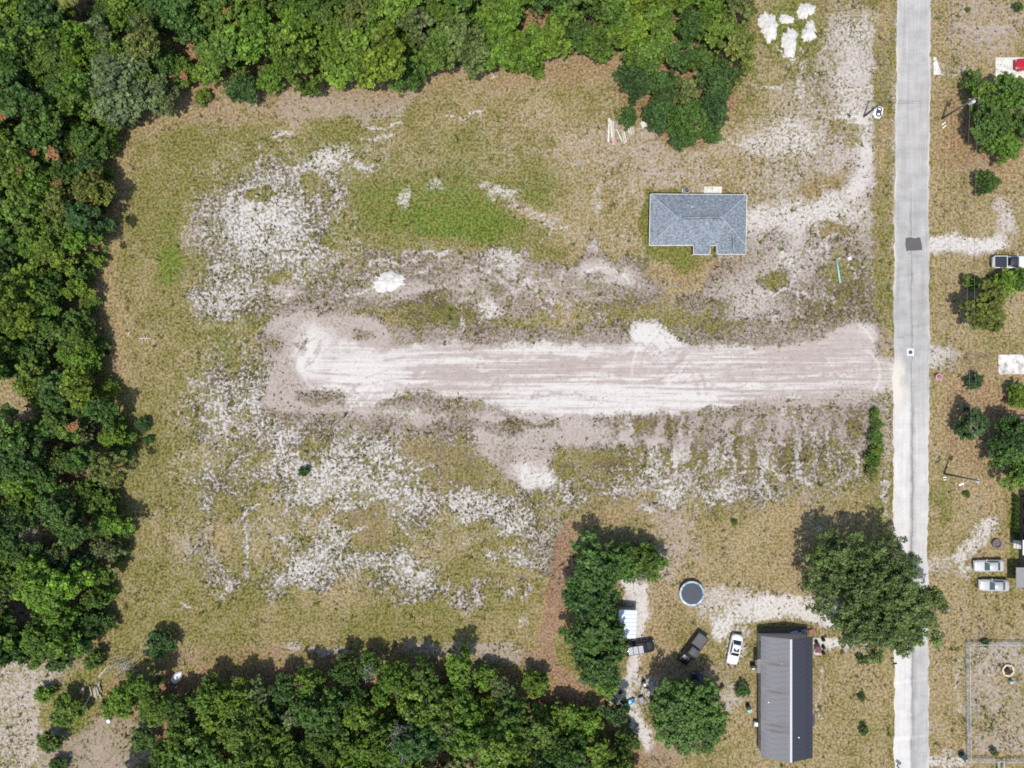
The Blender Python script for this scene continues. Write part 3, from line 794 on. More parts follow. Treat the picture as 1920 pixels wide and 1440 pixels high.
    gc = mix(math_('MULTIPLY', ramp(math_('ADD', sand, math_('ADD', cen(n_m, .5), cen(n_l, .4))), 0.26, 0.75), 0.36), gc, mix(tv, (0.36, 0.32, 0.25), (0.30, 0.245, 0.205)))
    base = mix(math_('MULTIPLY', smask, 0.94), gc, s_c)
    # leaf litter, pine straw
    l_c = mix(ramp(n_g, 0.3, 0.7), (0.135, 0.070, 0.038), (0.36, 0.215, 0.130))
    lv = ramp(math_('ADD', litter, math_('ADD', cen(n_m, 1.0), cen(n_f, 0.9))), 0.16, 0.86)
    base = mix(math_('MULTIPLY', lv, 0.85), base, l_c)
    L.new(base, b.inputs["Base Color"])
    bp = N.new("ShaderNodeBump"); bp.inputs["Strength"].default_value = 0.9; bp.inputs["Distance"].default_value = 0.10
    hh = math_('ADD', math_('MULTIPLY', n_g, math_('SUBTRACT', 1.15, smask)), math_('MULTIPLY', n_s, math_('MULTIPLY', strip, 0.6)))
    L.new(hh, bp.inputs["Height"]); L.new(bp.outputs[0], b.inputs["Normal"])
    return m
gm = ground_material()
g_me = mesh_np("ground", verts, faces, gm, smooth=True)
def cattr(me, name, chans, shape):
    a = me.attributes.new(name, 'FLOAT_COLOR', 'POINT')
    arr = np.stack([c.reshape(-1) for c in chans], -1).astype(np.float32)
    a.data.foreach_set("color", arr.ravel())
cattr(g_me, "paint_a", [CH['sand'], CH['tone'], CH['dry'], CH['green']], X.shape)
cattr(g_me, "paint_b", [CH['litter'], CH['grey'], CH['dirt'], np.clip(ROADM, 0, 1)], X.shape)
ground = tag(link("ground", g_me), kind="structure")
ground["label"] = "sandy field and yards of patchy grass and bare white sand"

def ground_sample(ch, px, py):
    i = np.clip(np.searchsorted(gx, px), 0, nx - 1); j = np.clip(np.searchsorted(gy, py), 0, ny - 1)
    return CH[ch][i, j]
def ground_z(px, py):
    i = min(max(int(np.searchsorted(gx, px)), 0), nx - 1); j = min(max(int(np.searchsorted(gy, py)), 0), ny - 1)
    return float(HGT[i, j] - 0.02)

# ------------------------------------------------------------------ the road
def road_material():
    m = new_mat("bleached_asphalt")
    nt = m.node_tree; N = nt.nodes; L = nt.links
    b = N["Principled BSDF"]; b.inputs["Roughness"].default_value = 0.9; b.inputs["Specular IOR Level"].default_value = 0.2
    tc = N.new("ShaderNodeTexCoord")
    at = N.new("ShaderNodeAttribute"); at.attribute_name = "wear"
    sp = N.new("ShaderNodeSeparateColor"); L.new(at.outputs["Color"], sp.inputs[0])
    def noise(scale, stretch, detail=4.0):
        mp = N.new("ShaderNodeMapping"); mp.inputs["Scale"].default_value = stretch
        L.new(tc.outputs["Object"], mp.inputs[0])
        n = N.new("ShaderNodeTexNoise"); n.inputs["Scale"].default_value = scale; n.inputs["Detail"].default_value = detail
        L.new(mp.outputs[0], n.inputs["Vector"]); return n.outputs["Fac"]
    n1 = noise(1.0, (3.0, 0.10, 1)); n2 = noise(0.5, (1, 1, 1)); n3 = noise(6.0, (1, 1, 1), 3.0); n4 = noise(1.0, (0.25, 3.2, 1))
    def mth(op, a, c):
        n = N.new("ShaderNodeMath"); n.operation = op
        for i, v in ((0, a), (1, c)):
            if isinstance(v, (int, float)): n.inputs[i].default_value = v
            else: L.new(v, n.inputs[i])
        return n.outputs[0]
    v = mth('ADD', mth('MULTIPLY', mth('SUBTRACT', n1, 0.5), 0.42), mth('MULTIPLY', mth('SUBTRACT', n2, 0.5), 0.5))
    v = mth('ADD', v, mth('MULTIPLY', mth('SUBTRACT', n3, 0.5), 0.30))
    v = mth('ADD', v, mth('MULTIPLY', mth('SUBTRACT', n4, 0.5), 0.16))
    v = mth('ADD', v, sp.outputs[0])
    cr = N.new("ShaderNodeValToRGB")
    e = cr.color_ramp.elements
    e[0].position = 0.0; e[0].color = (0.150, 0.147, 0.143, 1)
    e[1].position = 1.0; e[1].color = (0.63, 0.605, 0.565, 1)
    x = e.new(0.5); x.color = (0.385, 0.372, 0.352, 1)
    L.new(v, cr.inputs[0])
    # sand washed onto the edges
    mx = N.new("ShaderNodeMix"); mx.data_type = 'RGBA'
    L.new(mth('MULTIPLY', sp.outputs[1], 1.0), mx.inputs[0]); L.new(cr.outputs[0], mx.inputs[6]); mx.inputs[7].default_value = (0.60, 0.55, 0.47, 1)
    L.new(mx.outputs[2], b.inputs["Base Color"])
    bp = N.new("ShaderNodeBump"); bp.inputs["Strength"].default_value = 0.3; bp.inputs["Distance"].default_value = 0.02
    L.new(n3, bp.inputs["Height"]); L.new(bp.outputs[0], b.inputs["Normal"])
    return m
ry = np.arange(-2200, 3700, 4.0)
def road_edges(y):
    l = np.interp(y, [-400, 0, 360, 700, 1000, 1440, 1900], [1687, 1682, 1677, 1674, 1675, 1677, 1680])
    r = np.interp(y, [-400, 0, 360, 700, 1000, 1440, 1900], [1749, 1746.5, 1743.5, 1744, 1741, 1743, 1746])
    jl = (fbm(y, y * 0 + 3.0, 18, 81, 4, 0.75) - 0.5) * 9.0
    jr = (fbm(y, y * 0 + 9.0, 18, 82, 4, 0.75) - 0.5) * 9.0
    return l + jl, r + jr
rl, rr = road_edges(ry)
ts = np.linspace(0, 1, 35)
RX = rl[:, None] * (1 - ts) + rr[:, None] * ts; RY = np.repeat(ry[:, None], len(ts), 1)
crown = 0.05 + 0.03 * (1 - (2 * ts - 1) ** 2)
crown[0] = crown[-1] = -0.08
RZ = np.repeat(crown[None, :], len(ry), 0)
rv = np.stack([(RX - 960) * GSD, (720 - RY) * GSD, RZ], -1).reshape(-1, 3)
ri = np.arange(rv.shape[0]).reshape(RX.shape)
rf = np.stack([ri[1:, :-1], ri[1:, 1:], ri[:-1, 1:], ri[:-1, :-1]], -1).reshape(-1, 4)
r_me = mesh_np("road", rv, rf, road_material(), smooth=True)
wear = 0.50 + 0.0 * RX
wear += 0.34 * smooth01(690, 800, RY) * (1 - smooth01(0.40, 0.52, ts[None, :] + (RY - RY)))           # sand-bleached west lane
wear += 0.22 * smooth01(720, 820, RY) * smooth01(0.5, 0.62, ts[None, :]) * (1 - smooth01(1150, 1250, RY))
wear += -0.28 * np.exp(-((ts[None, :] - 0.50 + 0.03 * np.sin(RY / 210)) / 0.022) ** 2) * smooth01(330, 420, RY)
wear += -0.14 * np.exp(-((ts[None, :] - 0.56) / 0.07) ** 2) * smooth01(640, 900, RY)
wear += -0.05 * smooth01(250, 420, RY) * (1 - smooth01(600, 700, RY))
for yy, a, t0, t1 in ((515, 0.16, 0.0, 0.5), (481, .14, .5, .85), (612, .12, .5, 1), (628, .12, 0, .5), (190, .14, 0, 1), (201, .10, .5, 1), (1276, -.16, 0, 1), (1382, -.14, 0, 1), (1165, .1, 0, 1), (60, .06, 0, 1)):
    wear -= a * np.exp(-((RY + 8 * (ts[None, :] - .5) - yy) / 2.2) ** 2) * (ts[None, :] >= t0) * (ts[None, :] <= t1)
edge_s = np.maximum(1 - smooth01(0.0, 0.10, ts), smooth01(0.90, 1.0, ts))[None, :] * np.clip(fbm(RX * 3, RY, 26, 88, 3) * 1.9 - 0.5, 0, 1)
edge_s = np.maximum(edge_s, smooth01(655, 700, RY) * (1 - smooth01(745, 790, RY)) * (1 - smooth01(0.12, 0.40, ts + (fbm(RX * 2, RY, 14, 89, 3) - .5) * .3)))
cattr(r_me, "wear", [wear, edge_s, wear * 0, wear * 0 + 1], RX.shape)
road = tag(link("road", r_me), kind="structure")
road["label"] = "bleached grey asphalt road running from top to bottom"

# patch of newer asphalt, manhole in its concrete collar
pp = [(1698, 446), (1706, 445), (1716, 447), (1721, 445), (1725, 446), (1728, 460), (1729, 469), (1715, 470), (1702, 470), (1699, 472), (1697, 458)]
pv = MB().prism([P(x, y) for x, y in pp], 0.0815, 0.0865)
tag(pv.build("asphalt_patch", mat("dark_asphalt", (0.105, 0.095, 0.095), 0.9, 0.18, 9.0, bump=0.3)), "small dark patch of newer asphalt in the middle of the road", "asphalt patch")
mh = thing("manhole", "round metal manhole cover in a square white concrete collar on the road", "manhole", P3(1706.5, 660.5))
MB().box((0, 0, 0.086), (1.15, 1.18, 0.012)).build("collar", mat("pale_concrete", (0.62, 0.60, 0.56), 0.9, 0.06, 8.0), mh)
MB().disc((0, 0, 0.092), 0.31, 0.012, 24).build("cover", mat("cast_iron", (0.09, 0.09, 0.095), 0.6, 0.15, 14.0, metal=0.4), mh)
# ------------------------------------------------------------------ trees
def leaf_cloud(seed, lobes, n, leaf, up=0.45, spread=0.30):
    """leaf-sized folded faces over the shells of a set of lobes; returns verts, tris, tint per face"""
    rg = np.random.default_rng(seed)
    lobes = np.array(lobes)                      # x y z r tint
    wgt = lobes[:, 3] ** 2; wgt = wgt / wgt.sum()
    k = rg.choice(len(lobes), n, p=wgt)
    d = rg.normal(size=(n, 3)); d[:, 2] = d[:, 2] * 0.9 + 0.30
    d /= np.linalg.norm(d, axis=1)[:, None]
    rad = 1.0 - np.abs(rg.normal(size=n)) * spread
    rad += (rg.random(n) < 0.10) * rg.random(n) * 0.30
    c = lobes[k, :3] + d * (lobes[k, 3] * rad)[:, None] * np.array([1, 1, 0.8])
    nrm = d + rg.normal(size=(n, 3)) * 0.55 + np.array([0, 0, up])
    nrm /= np.linalg.norm(nrm, axis=1)[:, None]
    t = rg.normal(size=(n, 3)); t -= (t * nrm).sum(1)[:, None] * nrm; t /= np.linalg.norm(t, axis=1)[:, None]
    b = np.cross(nrm, t)
    s = leaf * (0.55 + 0.9 * rg.random(n))[:, None]
    w = s * (0.42 + 0.25 * rg.random(n))[:, None]
    p0 = c - t * s * 0.6; p2 = c + t * s * 0.6
    p1 = c + b * w - nrm * w * 0.35; p3 = c - b * w - nrm * w * 0.35
    v = np.stack([p0, p1, p2, p3], 1).reshape(-1, 3)
    o = np.arange(n)[:, None] * 4
    f = np.concatenate([o + np.array([0, 1, 2]), o + np.array([0, 2, 3])], 1).reshape(-1, 3)
    tint = (lobes[k, 4] * (0.80 + 0.40 * rg.random(n)))
    warm = 0.9 + 0.25 * rg.random(n)
    rgb = np.stack([tint * warm, tint, tint * (0.75 + 0.3 * rg.random(n)), np.ones(n)], -1)
    return v, f, np.repeat(rgb, 2, 0)

def sublobes(lobes, seed, per=11, size=(0.26, 0.46)):
    """break every lobe into small leaf clumps sitting on its upper shell"""
    rg = random.Random(seed); out = []
    for (x, y, z, r, ti) in lobes:
        out.append((x, y, z - r * .1, r * .78, ti * .72))
        for k in range(per):
            a = rg.uniform(0, 6.283); u = rg.uniform(-.25, 1.0); w = math.sqrt(max(0, 1 - u * u)); q = r * rg.uniform(.72, 1.12)
            out.append((x + math.cos(a) * w * q, y + math.sin(a) * w * q, z + u * q * .85, r * rg.uniform(*size), ti * rg.uniform(.78, 1.28)))
    return out

def foliage_mesh(name, v, f, rgb, material=None):
    me = mesh_np(name, v, f, material or FOL)
    a = me.attributes.new("tint", 'FLOAT_COLOR', 'FACE')
    a.data.foreach_set("color", rgb.astype(np.float32).ravel())
    return me

def crown_lobes(seed, rad, z0, z1, n, lob=(0.26, 0.46), flat=0.55, rag=1.0):
    rg = random.Random(seed)
    out = []
    ph = [rg.uniform(0, 6.28) for _ in range(4)]
    def outline(a):
        return 0.86 + rag * (0.16 * math.sin(2 * a + ph[0]) + 0.15 * math.sin(3 * a + ph[1]) + 0.11 * math.sin(5 * a + ph[2]))
    tries = 0
    while len(out) < n and tries < n * 60:
        tries += 1
        a = rg.uniform(0, 6.283); rr = math.sqrt(rg.random())
        lr = rad * rg.uniform(*lob)
        mr = max(0.05, rad * outline(a) - lr * 0.75)
        x, y = math.cos(a) * rr * mr, math.sin(a) * rr * mr
        dome = math.sqrt(max(0.0, 1 - (rr * 0.92) ** 2))
        lo = z0 + (z1 - z0) * 0.15 * (1 - dome)
        hi = z0 + (z1 - z0) * (0.25 + 0.75 * dome)
        z = hi - lr * 0.8 - (rg.random() ** 2) * (hi - lo) * flat
        ok = True
        for (qx, qy, qz, qr, _) in out:
            if (x - qx) ** 2 + (y - qy) ** 2 + (z - qz) ** 2 < ((lr + qr) * 0.46) ** 2: ok = False; break
        if ok:
            out.append((x, y, max(z, z0 + lr * 0.4), lr, rg.uniform(0.72, 1.22)))
    return out

def trunk_mesh(name, seed, h, r, rad, limbs=5, material=None, reach=0.75):
    rg = random.Random(seed)
    m = MB()
    lean = (rg.uniform(-.2, .2), rg.uniform(-.2, .2))
    top = Vector((lean[0], lean[1], h * 0.62))
    m.tube([(0, 0, -0.15), (0, 0, h * 0.06), (lean[0] * .5, lean[1] * .5, h * 0.32), top], [r * 1.5, r, r * 0.8, r * 0.5], 7)
    for k in range(limbs):
        a = 6.283 * k / limbs + rg.uniform(-.4, .4)
        st = Vector((lean[0] * .5, lean[1] * .5, h * rg.uniform(0.30, 0.55)))
        e = Vector((math.cos(a) * rad * reach * rg.uniform(.6, 1), math.sin(a) * rad * reach * rg.uniform(.6, 1), h * rg.uniform(.62, .9)))
        mid = st.lerp(e, 0.5) + Vector((rg.uniform(-.3, .3), rg.uniform(-.3, .3), rg.uniform(-.1, .4)))
        m.tube([st, mid, e], [r * 0.42, r * 0.26, r * 0.08], 5)
        for q in range(2):
            e2 = mid + Vector((rg.uniform(-1, 1), rg.uniform(-1, 1), rg.uniform(.4, 1))) * rad * 0.36
            m.tube([mid, e2], [r * 0.18, r * 0.05], 4)
    return m.mesh(name, material or BARK, smooth=True)

BARK = mat("bark", (0.15, 0.125, 0.10), 0.95, 0.2, 5.0, bump=0.6, stretch=(1, 1, 0.2))
BARK_PALE = mat("pale_bark", (0.36, 0.34, 0.30), 0.95, 0.2, 5.0, bump=0.5, stretch=(1, 1, 0.2))

# shared crowns: each variant has a radius of 1 so that copies scale; h is its height in radii
VARIANTS = []
def variant(seed, h, z0, n_lobe, n_leaf, leaf, lob, flat=0.55, rag=1.0):
    lb = crown_lobes(seed, 1.0, z0, h, n_lobe, lob, flat, rag)
    v, f, t = leaf_cloud(seed, sublobes(lb, seed), n_leaf, leaf, spread=0.36)
    me = foliage_mesh("crown", v, f, t)
    tk = trunk_mesh("trunk", seed, h, 0.055, 1.0, 6)
    VARIANTS.append((me, tk, h))
for i in range(5):   # round oaks with many tight lobes
    variant(100 + i, 2.3, 0.75, 30, 9000, 0.066, (0.17, 0.36))
for i in range(4):   # loose, ragged crowns with gaps
    variant(200 + i, 2.6, 0.8, 22, 7000, 0.068, (0.15, 0.34), 0.9)
for i in range(3):   # coarse bushy crowns
    variant(300 + i, 1.9, 0.45, 24, 7000, 0.075, (0.18, 0.38))
for i in range(2):   # broad old crowns for big trees: finer leaves
    variant(400 + i, 1.9, 0.6, 64, 26000, 0.040, (0.12, 0.26), 0.5, 0.35)
BROAD = (12, 13)
ROUND, LOOSE, BUSHY = (0, 1, 2, 3, 4), (5, 6, 7, 8), (9, 10, 11)

COLS = {
    'mid green': (0.140, 0.245, 0.036), 'bright green': (0.172, 0.300, 0.038), 'dark green': (0.094, 0.182, 0.038),
    'yellow green': (0.200, 0.300, 0.038), 'olive green': (0.195, 0.238, 0.055), 'grey green': (0.185, 0.245, 0.090),
    'deep green': (0.070, 0.148, 0.040),
}
def crown_color(name, rg):
    c = COLS[name]; k = rg.uniform(0.78, 1.04)
    return (c[0] * k * rg.uniform(.92, 1.08), c[1] * k, c[2] * k * rg.uniform(.8, 1.2), 1)

def tree(px, py, rad, var, cname, label, group=None, cat="tree", name="oak_tree", hs=1.0, rz=None, hc=0.62, trunk_mat=None):
    """one tree whose crown is centred on photo pixel px, py"""
    rg = random.Random(int(px * 13 + py * 7))
    me, tk, h = VARIANTS[var]
    H = h * rad * hs
    x, y = P(px, py, H * hc)
    z = ground_z(px, py) if abs(px) < 5000 else 0
    t = thing(name, label, cat, (x, y, z), rz if rz is not None else rg.uniform(0, 6.28), group, (rad, rad, rad * hs))
    c = link("crown", me, t); c.color = crown_color(cname, rg)
    link("trunk", tk, t)
    return t

ORD = ["first", "second", "third", "fourth", "fifth", "sixth", "seventh", "eighth", "ninth", "tenth", "eleventh", "twelfth", "thirteenth", "fourteenth", "fifteenth", "sixteenth", "seventeenth", "eighteenth", "nineteenth", "twentieth", "21st", "22nd", "23rd", "24th", "25th", "26th", "27th", "28th", "29th", "30th"]
ROWN = ["edge row", "second row from field", "third row from field", "fourth row from field", "fifth row from field", "sixth row from field"]

RUST = mat("dead_leaves", (0.30, 0.145, 0.06), 0.9, 0.25, 6.0)
def rust_patch(seed):
    rg = random.Random(seed)
    lb = [(rg.uniform(-.25, .25), rg.uniform(-.25, .25), rg.uniform(-.1, .1), rg.uniform(.15, .28), 1.0) for _ in range(5)]
    v, f, t = leaf_cloud(seed, lb, 420, 0.085)
    return mesh_np("dead_leaves", v, f, RUST)
RUST_ME = [rust_patch(i) for i in range(3)]

def pip(x, y, poly_):
    r = False
    for i in range(len(poly_)):
        ax, ay = poly_[i]; bx, by = poly_[i - 1]
        if (ay > y) != (by > y) and x < (bx - ax) * (y - ay) / (by - ay) + ax: r = not r
    return r

L_EDGE = ([-80, 100, 200, 240, 300, 350, 400, 450, 500, 560, 620, 660, 700, 740, 770, 800, 860, 900, 950, 1000, 1050, 1100, 1150, 1210, 1300],
          [300, 260, 235, 215, 200, 205, 198, 188, 172, 165, 178, 190, 178, 190, 215, 235, 238, 216, 226, 238, 226, 206, 202, 185, 150])
T_EDGE = ([200, 240, 300, 340, 400, 440, 480, 540, 600, 640, 700, 760, 800, 840, 900, 960, 1000, 1040, 1100, 1150, 1200, 1300, 1420],
          [232, 228, 206, 168, 150, 188, 166, 160, 172, 150, 152, 168, 138, 108, 132, 114, 146, 100, 96, 122, 130, 120, 90])
B_EDGE = ([200, 250, 300, 340, 400, 480, 560, 640, 700, 760, 800, 860, 920, 960, 1000, 1060, 1100, 1150, 1200, 1240],
          [1300, 1262, 1255, 1300, 1280, 1272, 1262, 1238, 1226, 1248, 1246, 1228, 1262, 1268, 1266, 1330, 1330, 1312, 1345, 1400])
GAPS = [[(-60, 700), (30, 715), (60, 760), (50, 800), (-60, 800)], [(-60, 995), (75, 990), (80, 1030), (-60, 1050)], [(-60, 1250), (60, 1235), (140, 1215), (160, 1300), (-60, 1600)],
        [(95, 15), (150, 15), (150, 55), (105, 50)], [(15, 1120), (120, 1125), (110, 1155), (15, 1160)], [(60, 1290), (205, 1280), (270, 1350), (280, 1430), (60, 1500)]]
def mixpick(rg, pairs):
    t = rg.random() * sum(p for _, p in pairs)
    for n, p in pairs:
        t -= p
        if t <= 0: return n
    return pairs[0][0]

wood_trees = []
def wood_row(side, row, pts, pal):
    """pts: ordered (px, py, radius px); only trees on screen are counted"""
    k = 0
    for (px, py, rp) in pts:
        rg = random.Random(int(px * 31 + py * 17) + row)
        if any(pip(px, py, g) for g in GAPS): continue
        if not (-25 - rp < px < 1945 + rp and -25 - rp < py < 1465 + rp): continue
        cn = mixpick(rg, pal)
        var = rg.choice(ROUND + ROUND + LOOSE + BUSHY) if row else rg.choice(ROUND + BUSHY + LOOSE)
        frm = "the left" if side != "left" else "the top"
        end = "top" if side == "left" else "left"
        lab = f"{cn} tree, {ORD[min(k, 29)]} from {end} in the {side} wood's {ROWN[row]}"
        t = tree(px, py, rp * GSD * 1.08, var, cn, lab, f"trees of the {side} wood", hs=rg.uniform(0.88, 1.15))
        wood_trees.append((px, py, t, rp)); k += 1

pal_l = [('mid green', 4), ('dark green', 3), ('bright green', 2.2), ('yellow green', .5), ('olive green', .7), ('grey green', .8), ('deep green', 1.0)]
pal_t = [('mid green', 4), ('bright green', 2.6), ('dark green', 2), ('olive green', .8), ('yellow green', .5), ('grey green', .7)]
pal_b = [('bright green', 3), ('mid green', 3.4), ('yellow green', .8), ('dark green', 2.2), ('grey green', .6), ('deep green', 1.2)]
jr = random.Random(4)
for row in range(6):
    pts = []; y = -25 + 26 * (row % 2)
    while y < 1225:
        if True:
            rp = (jr.uniform(42, 54) if jr.random() < .22 else jr.uniform(22, 38)) if row else jr.uniform(22, 38)
            ex = float(np.interp(y, *L_EDGE))
            if y < 200 and row == 0: ex = float(np.interp(y, [-100, 200], [205, 235]))
            pts.append((ex - rp * 0.92 - row * 47 + jr.uniform(-9, 9), y + jr.uniform(-9, 9), rp))
        y += jr.uniform(42, 54)
    wood_row("left", row, pts, pal_l)
for row in range(5):
    pts = []; x = 235 + 28 * (row % 2)
    while x < 1180:
        rp = jr.uniform(44, 58) if jr.random() < .22 else jr.uniform(26, 42)
        pts.append((x + jr.uniform(-9, 9), float(np.interp(x, *T_EDGE)) - rp * 0.86 - row * 47 + jr.uniform(-8, 8), rp))
        x += jr.uniform(46, 60)
    wood_row("top", row, pts, pal_t)
for row in range(6):
    pts = []; x = 225 + 26 * (row % 2)
    lim = 1165 + row * 8
    while x < lim:
        rp = (jr.uniform(42, 54) if jr.random() < .22 else jr.uniform(22, 38)) if row else jr.uniform(22, 36)
        pts.append((x + jr.uniform(-9, 9), float(np.interp(x, *B_EDGE)) + rp * 0.9 + row * 46 + jr.uniform(-8, 8), rp))
        x += jr.uniform(44, 56)
    wood_row("bottom", row, pts, pal_b)
# rust-coloured dead leaf patches in a few crowns
for k, (px, py, s) in enumerate(((20, 185, 1.0), (100, 285, 1.5), (105, 345, 1.3), (60, 290, 1.0), (345, 140, .9), (425, 22, 1.0), (30, 320, 1.3), (165, 240, .9), (135, 800, 1.5), (2, 222, 1.1))):
    b = min(wood_trees, key=lambda w: (w[0] - px) ** 2 + (w[1] - py) ** 2)[2]
    hh = b.scale[2] * 1.9; s *= .8
    x, y = P(px, py, hh)
    o = link("dead_leaves", RUST_ME[k % 3], b)
    o.matrix_parent_inverse = Matrix.Identity(4)
    mw = Matrix.Translation((x, y, hh)) @ Matrix.Diagonal((s * 2.2, s * 2.2, s * 1.6, 1))
    o.matrix_basis = (Matrix.LocRotScale(b.location, b.rotation_euler, b.scale)).inverted() @ mw

# the spit of darker trees north of the house
spit = [(1195, 150, 38, 'deep green', 'dark shrubby tree at the left tip of the spit of trees above the house', 10), (1178, 218, 22, 'deep green', 'small dark tree standing over the stacked boards', 9),
        (1245, 165, 36, 'dark green', 'dark tree in the middle of the spit, left of its yellowish neighbour', 1), (1290, 170, 34, 'olive green', 'yellowish olive tree in the middle of the spit of trees', 6),
        (1232, 215, 34, 'deep green', 'dark tree directly right of the small tree over the boards', 2), (1285, 225, 38, 'dark green', 'dark round tree low in the spit above the house', 3),
        (1280, 262, 26, 'deep green', 'lowest tree of the spit, nearest the grey roofed house', 4), (1340, 200, 34, 'deep green', 'dark tree on the right flank of the spit, level with the boards', 0),
        (1330, 245, 24, 'dark green', 'small dark tree at the lower right corner of the spit', 10), (1345, 150, 40, 'dark green', 'broad dark tree on the right flank of the spit', 1),
        (1215, 105, 40, 'mid green', 'mid green tree where the spit joins the top wood', 2), (1275, 110, 32, 'dark green', 'dark tree left of the small clearing in the spit', 5),
        (1316, 112, 30, 'dark green', 'dark tree inside the spit beside the olive tree', 2), (1300, 48, 36, 'dark green', 'dark tree above the small clearing in the spit', 3), (1380, 100, 44, 'olive green', 'olive tree beside the white sand piles', 7), (1350, 60, 38, 'mid green', 'mid green tree above the olive tree beside the sand piles', 8),
        (1385, 22, 40, 'olive green', 'olive tree at the top edge nearest the white sand piles', 6), (1235, 45, 40, 'mid green', 'mid green tree in the top wood straight above the spit', 4), (1180, 60, 40, 'bright green', 'bright green tree in the top wood left above the spit', 0),
        (1180, 5, 42, 'mid green', 'mid green tree at the top edge left above the spit', 1), (1260, -8, 42, 'yellow green', 'yellow green tree at the top edge above the spit', 2), (1330, -5, 40, 'mid green', 'mid green tree at the top edge right above the spit', 3)]
for (px, py, rp, cn, lab, var) in spit:
    tree(px, py, rp * GSD, var, cn, lab, hs=0.9)
# lone trees and yard trees
tree(222, 165, 74 * GSD, 12, 'grey green', "broad pale grey green tree at the upper left corner of the field", hs=0.75)
tree(95, 90, 56 * GSD, 13, 'mid green', "large mid green tree left of the palm at the top", hs=0.8)
yard = [(1112, 1068, 56, 'dark green', 'topmost tree of the dark row behind the white shed', 0), (1110, 1122, 56, 'deep green', 'second tree from the top in the dark row behind the shed', 1),
        (1118, 1180, 62, 'dark green', 'third tree from the top in the dark row, left of the shed', 2), (1124, 1236, 54, 'dark green', 'fourth tree from the top in the dark row, left of the black van', 3),
        (1132, 1262, 40, 'bright green', 'bright green lowest tree of the row beside the black van', 4), (1204, 1056, 46, 'mid green', 'round tree at the top right of the dark row', 9),
        (1164, 1050, 42, 'dark green', 'small dark tree between the row and the round tree', 2), (1292, 1345, 80, 'dark green', 'big round tree below the black pickup, over a parked car', 13)]
for (px, py, rp, cn, lab, var) in yard:
    tree(px, py, rp * GSD, var, cn, lab, hs=0.72 if rp > 60 else 0.85)
east = [(1840, 185, 30, 'mid green', 'pointed green tree at the left of the clump above the road', 5), (1855, 235, 40, 'dark green', 'dark tree under the power lines in the upper right clump', 1), (1880, 270, 34, 'bright green', 'bright green lowest tree of the upper right clump', 2),
        (1895, 180, 40, 'mid green', 'green tree beside the red car at the right edge', 3), (1925, 240, 36, 'dark green', 'dark tree at the right edge of the upper right clump', 4), (1825, 150, 22, 'mid green', 'small green tree at the top of the upper right clump', 9),
        (1853, 343, 24, 'dark green', 'small dark round tree below the upper right clump', 10), (1846, 578, 44, 'olive green', 'round olive tree under the power lines opposite the sand road', 3),
        (1822, 530, 18, 'mid green', 'small bush just above the round olive tree', 11), (1885, 532, 28, 'bright green', 'bright green bush below the white pickup', 9), (1862, 535, 16, 'bright green', 'small bright bush between two bushes below the white pickup', 11), (1912, 528, 24, 'mid green', 'green bush at the right edge below the white pickup', 10),
        (1826, 795, 34, 'deep green', 'dark narrow tree beside the road east of the sand road', 6), (1828, 715, 18, 'deep green', 'small dark tree above the narrow roadside tree', 9), (1915, 742, 26, 'yellow green', 'yellow green tree at the right edge below the slab', 11),
        (1900, 815, 40, 'deep green', 'dark tree at the right edge beside the fallen trunk', 1), (1885, 850, 34, 'dark green', 'dark green tree below the fallen trunk', 2), (1912, 890, 34, 'mid green', 'green tree at the right edge above the hedge', 0)]
for (px, py, rp, cn, lab, var) in east:
    tree(px, py, rp * GSD, var, cn, lab, hs=0.85, cat="bush" if "bush" in lab else "tree", name="shrub" if "bush" in lab else "oak_tree")
# the great oak over the road: its own crown of many small leaves
def great_oak():
    px, py = 1640, 1128
    H = 12.5
    x, y = P(px, py, H * .62)
    t = thing("great_oak_tree", "huge dark green oak spreading right across the road", "tree", (x, y, 0))
    lb = []
    for (cx, cy, rr, top, n, sd) in ((1668, 1135, 8.6, 12.5, 62, 1), (1575, 1115, 5.6, 10.8, 34, 2), (1562, 1042, 5.2, 9.4, 32, 3), (1628, 1085, 4.6, 11.4, 22, 4), (1625, 1185, 4.8, 10.2, 24, 5), (1738, 1140, 4.8, 10.4, 22, 6)):
        ox, oy = P(cx, cy, top * .7)
        for (a, b, c, r, ti) in crown_lobes(700 + sd, rr, 3.2, top, n, (0.14, 0.27), 0.5):
            lb.append((a + ox - x, b + oy - y, c, r, ti))
    v, f, tn = leaf_cloud(77, sublobes(lb, 5, 8), 90000, 0.22, 0.4, 0.36)
    c = link("crown", foliage_mesh("crown", v, f, tn), t); c.color = (0.140, 0.205, 0.064, 1)
    link("trunk", trunk_mesh("trunk", 9, 11.0, 0.5, 8.0, 9, BARK), t)
great_oak()

